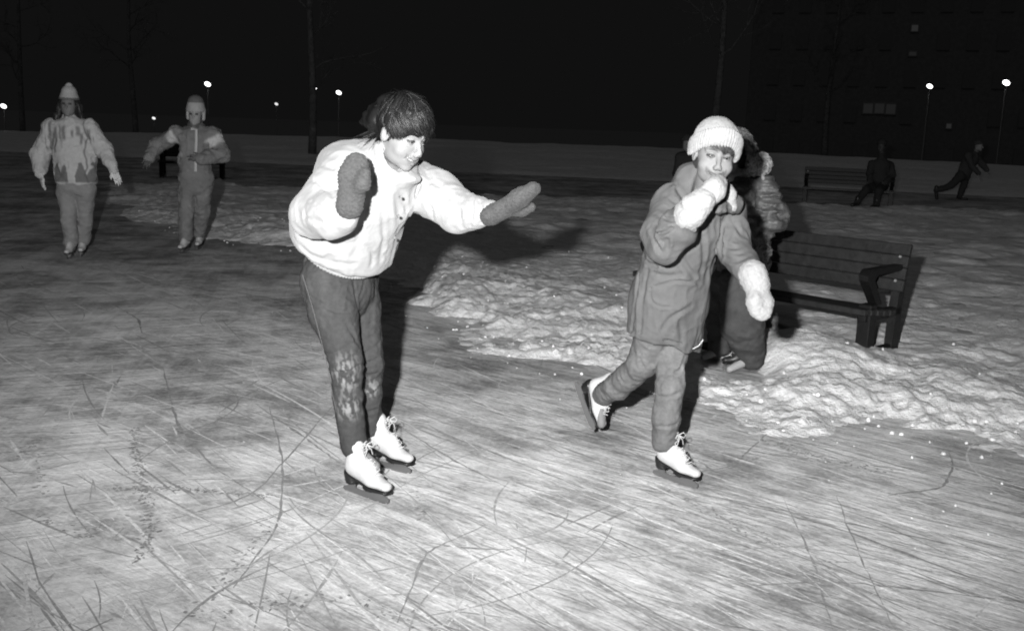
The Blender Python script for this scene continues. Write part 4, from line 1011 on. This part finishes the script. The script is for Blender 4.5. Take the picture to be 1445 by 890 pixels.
def far_others():
    # runner on the far ice at the right
    Y=24.6; p=lambda x,y,d=0:P(x,y,Y+d); o=G(1350,283)*1.0; o[2]=0
    h=Head(p(1381,206,-.1),frame(V3(.8,-.5,-.1),V3(.25,0,1)),1.0)
    J=dict(pelvis=p(1361,244),waist=p(1364,236),chest=p(1370,224),neck=p(1377,214),shR=p(1366,220,-.15),elR=p(1372,235,-.25),wrR=p(1381,245,-.3),haR=p(1383,256,-.3),shL=p(1376,220,.15),elL=p(1386,232,.15),wrL=p(1392,240,.1),haL=p(1396,248,.1),
       hipR=p(1356,248,-.05),knR=p(1342,262,-.05),anR=p(1321,269,.0),hipL=p(1362,248,.08),knL=p(1360,262,.05),anL=p(1354,277,.05))
    J['toeR']=J['anR']+V3(.03,0,-.13); J['toeL']=J['anL']+V3(.13,-.04,-.04)
    dark_figure('dark silhouette of a skater striding with one leg kicked back on the far ice',J,h,o,None,(.05,.035),face=.25)
    # someone sitting on the far bench
    Y=20.75; p=lambda x,y,d=0:P(x,y,Y+d); o=G(1232,289)*1.0; o[2]=0
    h=Head(p(1244,206,.0),frame(V3(-.5,-.8,-.1),V3(.0,0,1)),1.0)
    J=dict(pelvis=p(1240,262,-.10),waist=p(1241,250,-.05),chest=p(1243,234,-.05),neck=p(1244,220,-.03),shR=p(1231,232,-.05),elR=p(1227,244,-.15),wrR=p(1228,256,-.3),haR=p(1224,262,-.35),shL=p(1255,233),elL=p(1259,248,-.1),wrL=p(1250,258,-.3),haL=p(1244,262,-.35),
       hipR=p(1234,263,-.15),knR=p(1222,268,-.5),anR=p(1210,285,-.6),hipL=p(1245,263,-.15),knL=p(1240,270,-.55),anL=p(1237,288,-.6))
    for s in 'LR': J['toe'+s]=J['an'+s]+V3(-.10,-.08,-.03)
    dark_figure('dark figure sitting near the end of the distant bench on the right',J,h,o,None,(.03,.025),face=.05)
    # a bystander half hidden behind the girl in the coat
    Y=14.5; p=lambda x,y,d=0:P(x,y,Y+d); o=G(975,290)*1.0; o[2]=0.0; o[1]=Y; o[0]=P(975,290,Y)[0]
    h=Head(p(970,203,.0),frame(V3(-.2,-1,-.05),V3(.0,0,1)),.95)
    zz=lambda x,z,d=0: V3(P(x,260,Y)[0],Y+d,z)
    J=dict(pelvis=zz(975,.72),waist=zz(975,.85),chest=zz(973,1.02),neck=zz(971,1.16),shR=zz(958,1.08,-.03),elR=zz(955,.85,-.05),wrR=zz(960,.68,-.15),haR=zz(962,.6,-.2),shL=zz(988,1.08,.03),elL=zz(992,.85,0),wrL=zz(990,.68,-.15),haL=zz(988,.6,-.2),
      hipR=zz(969,.68),knR=zz(967,.38,-.02),anR=zz(966,.08),hipL=zz(981,.68),knL=zz(982,.38,-.02),anL=zz(984,.08))
    for s in 'LR': J['toe'+s]=J['an'+s]+V3(0,-.13,-.03)
    dark_figure('dim bystander in dark clothes half hidden behind the coat girl\'s white hat',J,h,o,None,(.025,.03),face=.13,res=.012)

# ================= benches =================
M['bolt']=mat('bolt',.5,.3,.6,metal=.6)
def make_bench(foot,d,nf,L,label,group=None,ground=0):
    """foot: front foot of one end; d: along the bench, nf: towards the sitter's front"""
    d=nrm(d); nf=nrm(nf); up=V3(0,0,1); root=empty('park_bench',foot); tag(root,label,'bench',group); o=foot
    back=lambda s,t,z: foot+d*s-nf*t+up*z        # t measured backwards from the front foot
    tilt=nrm(up*.97-nf*.20); bn=nrm(np.cross(d,tilt)); bn=bn if bn@nf>0 else -bn
    # seat: five boards
    for i in range(5):
        m=MB(); t=-.115+.092*i; c=back(L/2-.06,t,.372-.010*i); m.box(c,d,nf,up,L/2+.0,.0405,.021,.006,1.0); m.build('seat_board',M['bench'],root,origin=o,smooth=False)
    base=back(0,.40,.50)
    for i in range(4):
        m=MB(); c=base+d*(L/2-.06)+tilt*(.0+.084*i)+bn*.03; m.box(c,d,tilt,bn,L/2+.0,.0405,.019,.006,1.0 if i!=3 else .9); m.build('back_board',M['bench'],root,origin=o,smooth=False)
    for e,s in enumerate((.0,L-.12)):
        m=MB(); m.box(back(s,0,.16),d,nf,up,.045,.050,.25,.006,.35); m.build('leg',M['bench'],root,origin=o)
        m=MB(); ol=[(.44,-.1),(.34,-.1),(.36,.36),(.385,.52),(.455,.78),(.505,.78),(.455,.50)]
        m.extrude([(-a,b) for a,b in ol],foot+d*(s),nf,up,d,.06,.55); m.build('leg',M['bench'],root,origin=o)
        m=MB(); m.box(back(s,.175,.325),d,nf,up,.03,.26,.030,.005,.35); m.box(back(s,.2,.06),d,nf,up,.022,.17,.03,.005,.3); m.build('crossbar',M['bench'],root,origin=o)
        # arm rest: back from the upright, forward, then folded down to the seat
        m=MB(); aa=[(.40,.665),(.40,.625),(.02,.600),(-.045,.615),(.055,.405),(.10,.405),(.12,.405),(.03,.60)]
        ol=[(.43,.655),(-.075,.650),(-.115,.615),(-.10,.575),(.06,.40),(.135,.40),(.00,.570),(.03,.605),(.42,.618)]
        m.extrude([(-a,b) for a,b in ol],foot+d*(s),nf,up,d,.065,.3); m.build('armrest',M['bench'],root,origin=o)
    for s in (.0,L-.12):
        for z in (.53,.70):
            m=MB(); c=base+d*s+tilt*(z-.50)+bn*.047; m.tube([c,c+bn*.008],[.011,.009],10,c=8); m.build('bolt',M['bolt'],root,origin=o)
        m=MB(); c=back(s,.055,.394); m.tube([c,c+up*.007],[.012,.010],10,c=8); m.build('bolt',M['bolt'],root,origin=o)
    return root
M['bench'].node_tree.nodes['Principled BSDF'].inputs['Roughness'].default_value=.5
# attribute times a dark paint colour
def bench_paint():
    nt=M['bench'].node_tree; b=nt.nodes['Principled BSDF']; l=b.inputs['Base Color'].links[0]; src=l.from_socket; nt.links.remove(l)
    v=nt.nodes.new('ShaderNodeVectorMath'); v.operation='SCALE'; v.inputs['Scale'].default_value=.020; nt.links.new(src,v.inputs[0]); nt.links.new(v.outputs[0],b.inputs['Base Color'])
bench_paint()
def benches():
    z0=.06
    A=G(1290,350,.84); B=G(1085,326,.84); d=nrm((B-A)*V3(1,1,0)); nf=nrm(V3(-d[1],d[0],0)); nf=nf if nf[1]<0 else -nf
    foot=G(1228,500,z0-.02)+d*.05; foot[2]=z0-.09
    make_bench(foot,d,nf,2.0,'near bench of dark boards at the snow bank, behind the coat girl')
    # far right bench
    A=G(1255,297); B=G(1133,290); d=nrm(B-A); nf=nrm(V3(-d[1],d[0],0)); nf=nf if nf[1]<0 else -nf
    make_bench(A*1.0,d,nf,np.linalg.norm(B-A)+.1,'distant dark bench on the right with someone sitting on it')
    A=G(313,253); B=G(227,251); d=nrm(B-A); nf=nrm(V3(-d[1],d[0],0)); nf=nf if nf[1]<0 else -nf
    make_bench(A*1.0,d,nf,np.linalg.norm(B-A)+.1,'distant dark bench behind the skater in the grey snowsuit')

# ================= lamps, trees, building =================
def lamps():
    n=0
    for (x,y,Y,r,e,lab) in ((5,150,62,.20,3,'glowing street lamp at the far left edge'),(217,167,70,.13,1.2,'faint low street lamp left of the snowsuit skater'),(293,119,62,.21,3.5,'bright street lamp just above the snowsuit skater'),
        (390,147,75,.15,.9,'small dim street lamp between the snowsuit skater and the lamp pair'),(443,126,62,.24,5,'brighter left lamp of the pair above the white jacket'),(478,131,66,.20,3.5,'right lamp of the pair above the white jacket'),
        (1312,122,62,.20,4,'bright street lamp high right, left one of two'),(1420,117,62,.24,5,'bright street lamp near the right edge'),(1432,238,58,.13,.5,'low dim lamp at snow level on the right edge')):
        r*=.72; p=P(x,y,Y); base=-6.0; o=V3(p[0],p[1],base); root=empty('street_lamp',o); tag(root,lab,'street lamp','street lamps beyond the rink')
        m=MB(); m.tube([V3(0,0,0),V3(0,0,.5),V3(0,0,p[2]-base-r*1.0)],[.07,.05,.035],10,1.0); m.build('pole',M['iron'],root,smooth=True)
        m=MB(); z=p[2]-base; m.tube([V3(0,0,z-r*1.25),V3(0,0,z-r*.95)],[r*.5,r*.6],12,1.0); m.build('collar',M['iron'],root)
        B=S(); B.u(ell(V3(0,0,z),V3(r*1.25,r,r*.85),frame(V3(0,1,0),V3(.45,0,1))),.01); B.build('globe',r/6,LM(e),root)
        n+=1
_lm={}
def LM(e):
    if e not in _lm: _lm[e]=mat('lamp_glow',.8,.5,.2,emit=e)
    return _lm[e]
def trees():
    M['bark']=mat('bark',.12,.95,.1,noise=(6,.5),bump=[(12,.05)])
    R=np.random.default_rng(21)
    labs=['bare tree with a tall thin trunk behind the white hat','bare tree whose branches spread under the pair of lamps','bare tree in the dark left of the snowsuit skater','bare tree in the dark above the right bench','bare tree standing at the far left','bare tree in the dark at the upper middle','bare tree in the dark at the far right']
    for i,(x,Y,r,lean) in enumerate(((1003,38,.13,.02),(437,36,.12,.01),(190,60,.14,0),(1165,62,.15,0),(35,60,.14,0))):
        b=P(x,200,Y); b[2]=gz(b[0],b[1])-.1; root=empty('bare_tree',b); tag(root,labs[i],'tree','bare trees beyond the rink')
        m=MB(); H=13; tr=[V3(lean*z+.10*math.sin(z*.5+i),.05*math.sin(z*.8),z) for z in np.linspace(0,H,14)]; m.tube(tr,list(np.linspace(r*1.25,r*.15,14)),10); m.build('trunk',M['bark'],root,smooth=True)
        m=MB()
        def br(p,d,L,rr,lev):
            n=5; pts=[p]; q=p.copy(); dd=d.copy()
            for k in range(n):
                dd=nrm(dd+R.normal(size=3)*.16+V3(0,0,.05)); q=q+dd*L/n; pts.append(q.copy())
            m.tube(pts,list(np.linspace(rr,rr*.35,n+1)),5 if lev<2 else 3,cap=False)
            if lev<3:
                for k in range(5 if lev==0 else 4):
                    j=R.integers(2,n+1); br(pts[j],nrm(dd+R.normal(size=3)*.7),L*R.uniform(.4,.65),rr*.45,lev+1)
        low=1.6 if i==1 else 3.5
        for k in range(12 if i==1 else 9):
            z=low+(H-low-1)*((k+R.random())/12); a=R.uniform(0,6.28); j=min(13,int(z/H*13)); br(tr[j]*1.0,nrm(V3(math.cos(a),math.sin(a),.55)),R.uniform(1.6,3.2)*(1-.4*z/H),r*.35,0)
        m.build('crown',M['bark'],root,smooth=True)
def building():
    o=V3(P(1270,150,88)[0],88,-6); BR=-math.atan2(o[0],o[1]); root=empty('apartment_block',o,BR); RB=np.array([[math.cos(BR),-math.sin(BR),0],[math.sin(BR),math.cos(BR),0],[0,0,1]])
    def onwall(x,y):
        d=ray(x,y); n=RB@V3(0,1,0); t=((o-CP)@n-.05)/(d@n); return RB.T@(CP+d*t-o)
    tag(root,'dark apartment block with a few dimly lit windows, far right','building')
    M['brick']=mat('brick',.13,.9,.2,noise=(3,.2)); M['pane']=mat('pane',.08,.9,.0,emit=.010); M['pane_dim']=mat('pane_dim',.08,.9,.0,emit=.018); M['dark_pane']=mat('dark_pane',.125,.9,.1)
    m=MB(); m.box(V3(0,6,11),V3(1,0,0),V3(0,1,0),V3(0,0,1),13,6,11,.05); m.build('wall',M['brick'],root)
    m=MB(); m.box(V3(0,6,22.2),V3(1,0,0),V3(0,1,0),V3(0,0,1),13.3,6.3,.2,.05); m.build('roof',M['iron'],root)
    lit=[(1225,153,.030,12,13),(1241,153,.030,12,13),(1257,154,.030,12,13),(1291,40,.075,8,8),(1288,76,.030,9,5),(1339,178,.06,6,6)]
    for x,y,e,w,hh in lit:
        p=onwall(x,y); f=MB(); s=88/1405; X,Yv,Z=V3(1,0,0),V3(0,1,0),V3(0,0,1); W=w*s/2; H=hh*s/2
        for sx in (-1,1): f.box(p+V3(sx*(W+.05),0,0),X,Yv,Z,.05,.05,H+.1,.01)
        for sz in (-1,1): f.box(p+V3(0,-.004,sz*(H+.05)),X,Yv,Z,W+.1,.05,.05,.01)
        wf=f.build('window',M['iron'],root); g=MB(); g.box(p+V3(0,.01,0),X,Yv,Z,W,.01,H,.002); g.build('pane',M['pane'] if e<.05 else M['pane_dim'],wf)
    for i in range(-5,6):
        for k in range(6):
            p=V3(i*2.3+.6,-.05,3+3.1*k); 
            if any(abs(onwall(x,y)[0]-p[0])<1.3 and abs(onwall(x,y)[2]-p[2])<1.4 for x,y,*_ in lit): continue
            g=MB(); g.box(p,V3(1,0,0),V3(0,1,0),V3(0,0,1),.5,.052,.7,.001); g.build('window',M['dark_pane'],root)

# ================= light =================
def lights():
    w=bpy.data.worlds.new('World'); sc.world=w; w.use_nodes=True; bg=w.node_tree.nodes['Background']; bg.inputs[0].default_value=(1,1,1,1); bg.inputs[1].default_value=.0052
    l=bpy.data.lights.new('flash','SPOT'); l.energy=FLASH; l.spot_size=math.radians(112); l.spot_blend=1; l.shadow_soft_size=.035; ob=bpy.data.objects.new('flash',l); COL.objects.link(ob)
    ob.location=(-.25,-.05,1.69); t=P(*AIM); dv=mathutils.Vector(t-np.array(ob.location)); ob.rotation_euler=dv.to_track_quat('-Z','Y').to_euler(); ob.scale=(1,math.tan(math.radians(39))/math.tan(math.radians(56)),1)
    s=bpy.data.lights.new('ambient_fill','SUN'); s.energy=.085; s.angle=math.radians(40); ob=bpy.data.objects.new('ambient_fill',s); COL.objects.link(ob); ob.location=(0,-20,30); ob.rotation_euler=(math.radians(38),0,math.radians(-20))  # weak broad sun added as night fill, standing in for scattered lamp light
    sc.view_settings.view_transform='Standard'; sc.view_settings.look='None'; sc.view_settings.exposure=0; sc.view_settings.gamma=1
    sc.render.engine='CYCLES'; c=sc.cycles; c.max_bounces=4; c.diffuse_bounces=2; c.glossy_bounces=2; c.use_denoising=True; c.pixel_filter_type='BLACKMAN_HARRIS'; c.filter_width=2.0; c.sample_clamp_indirect=3
FLASH=3000; AIM=(780,205,8)
import time as _t
def timed(f):
    t=_t.time(); f(); print('TIME',f.__name__,round(_t.time()-t,1))
for fn in (benches,white_jacket_girl,coat_girl,far_woman,far_second,bench_child,far_others,lamps,trees,building,lights): timed(fn)
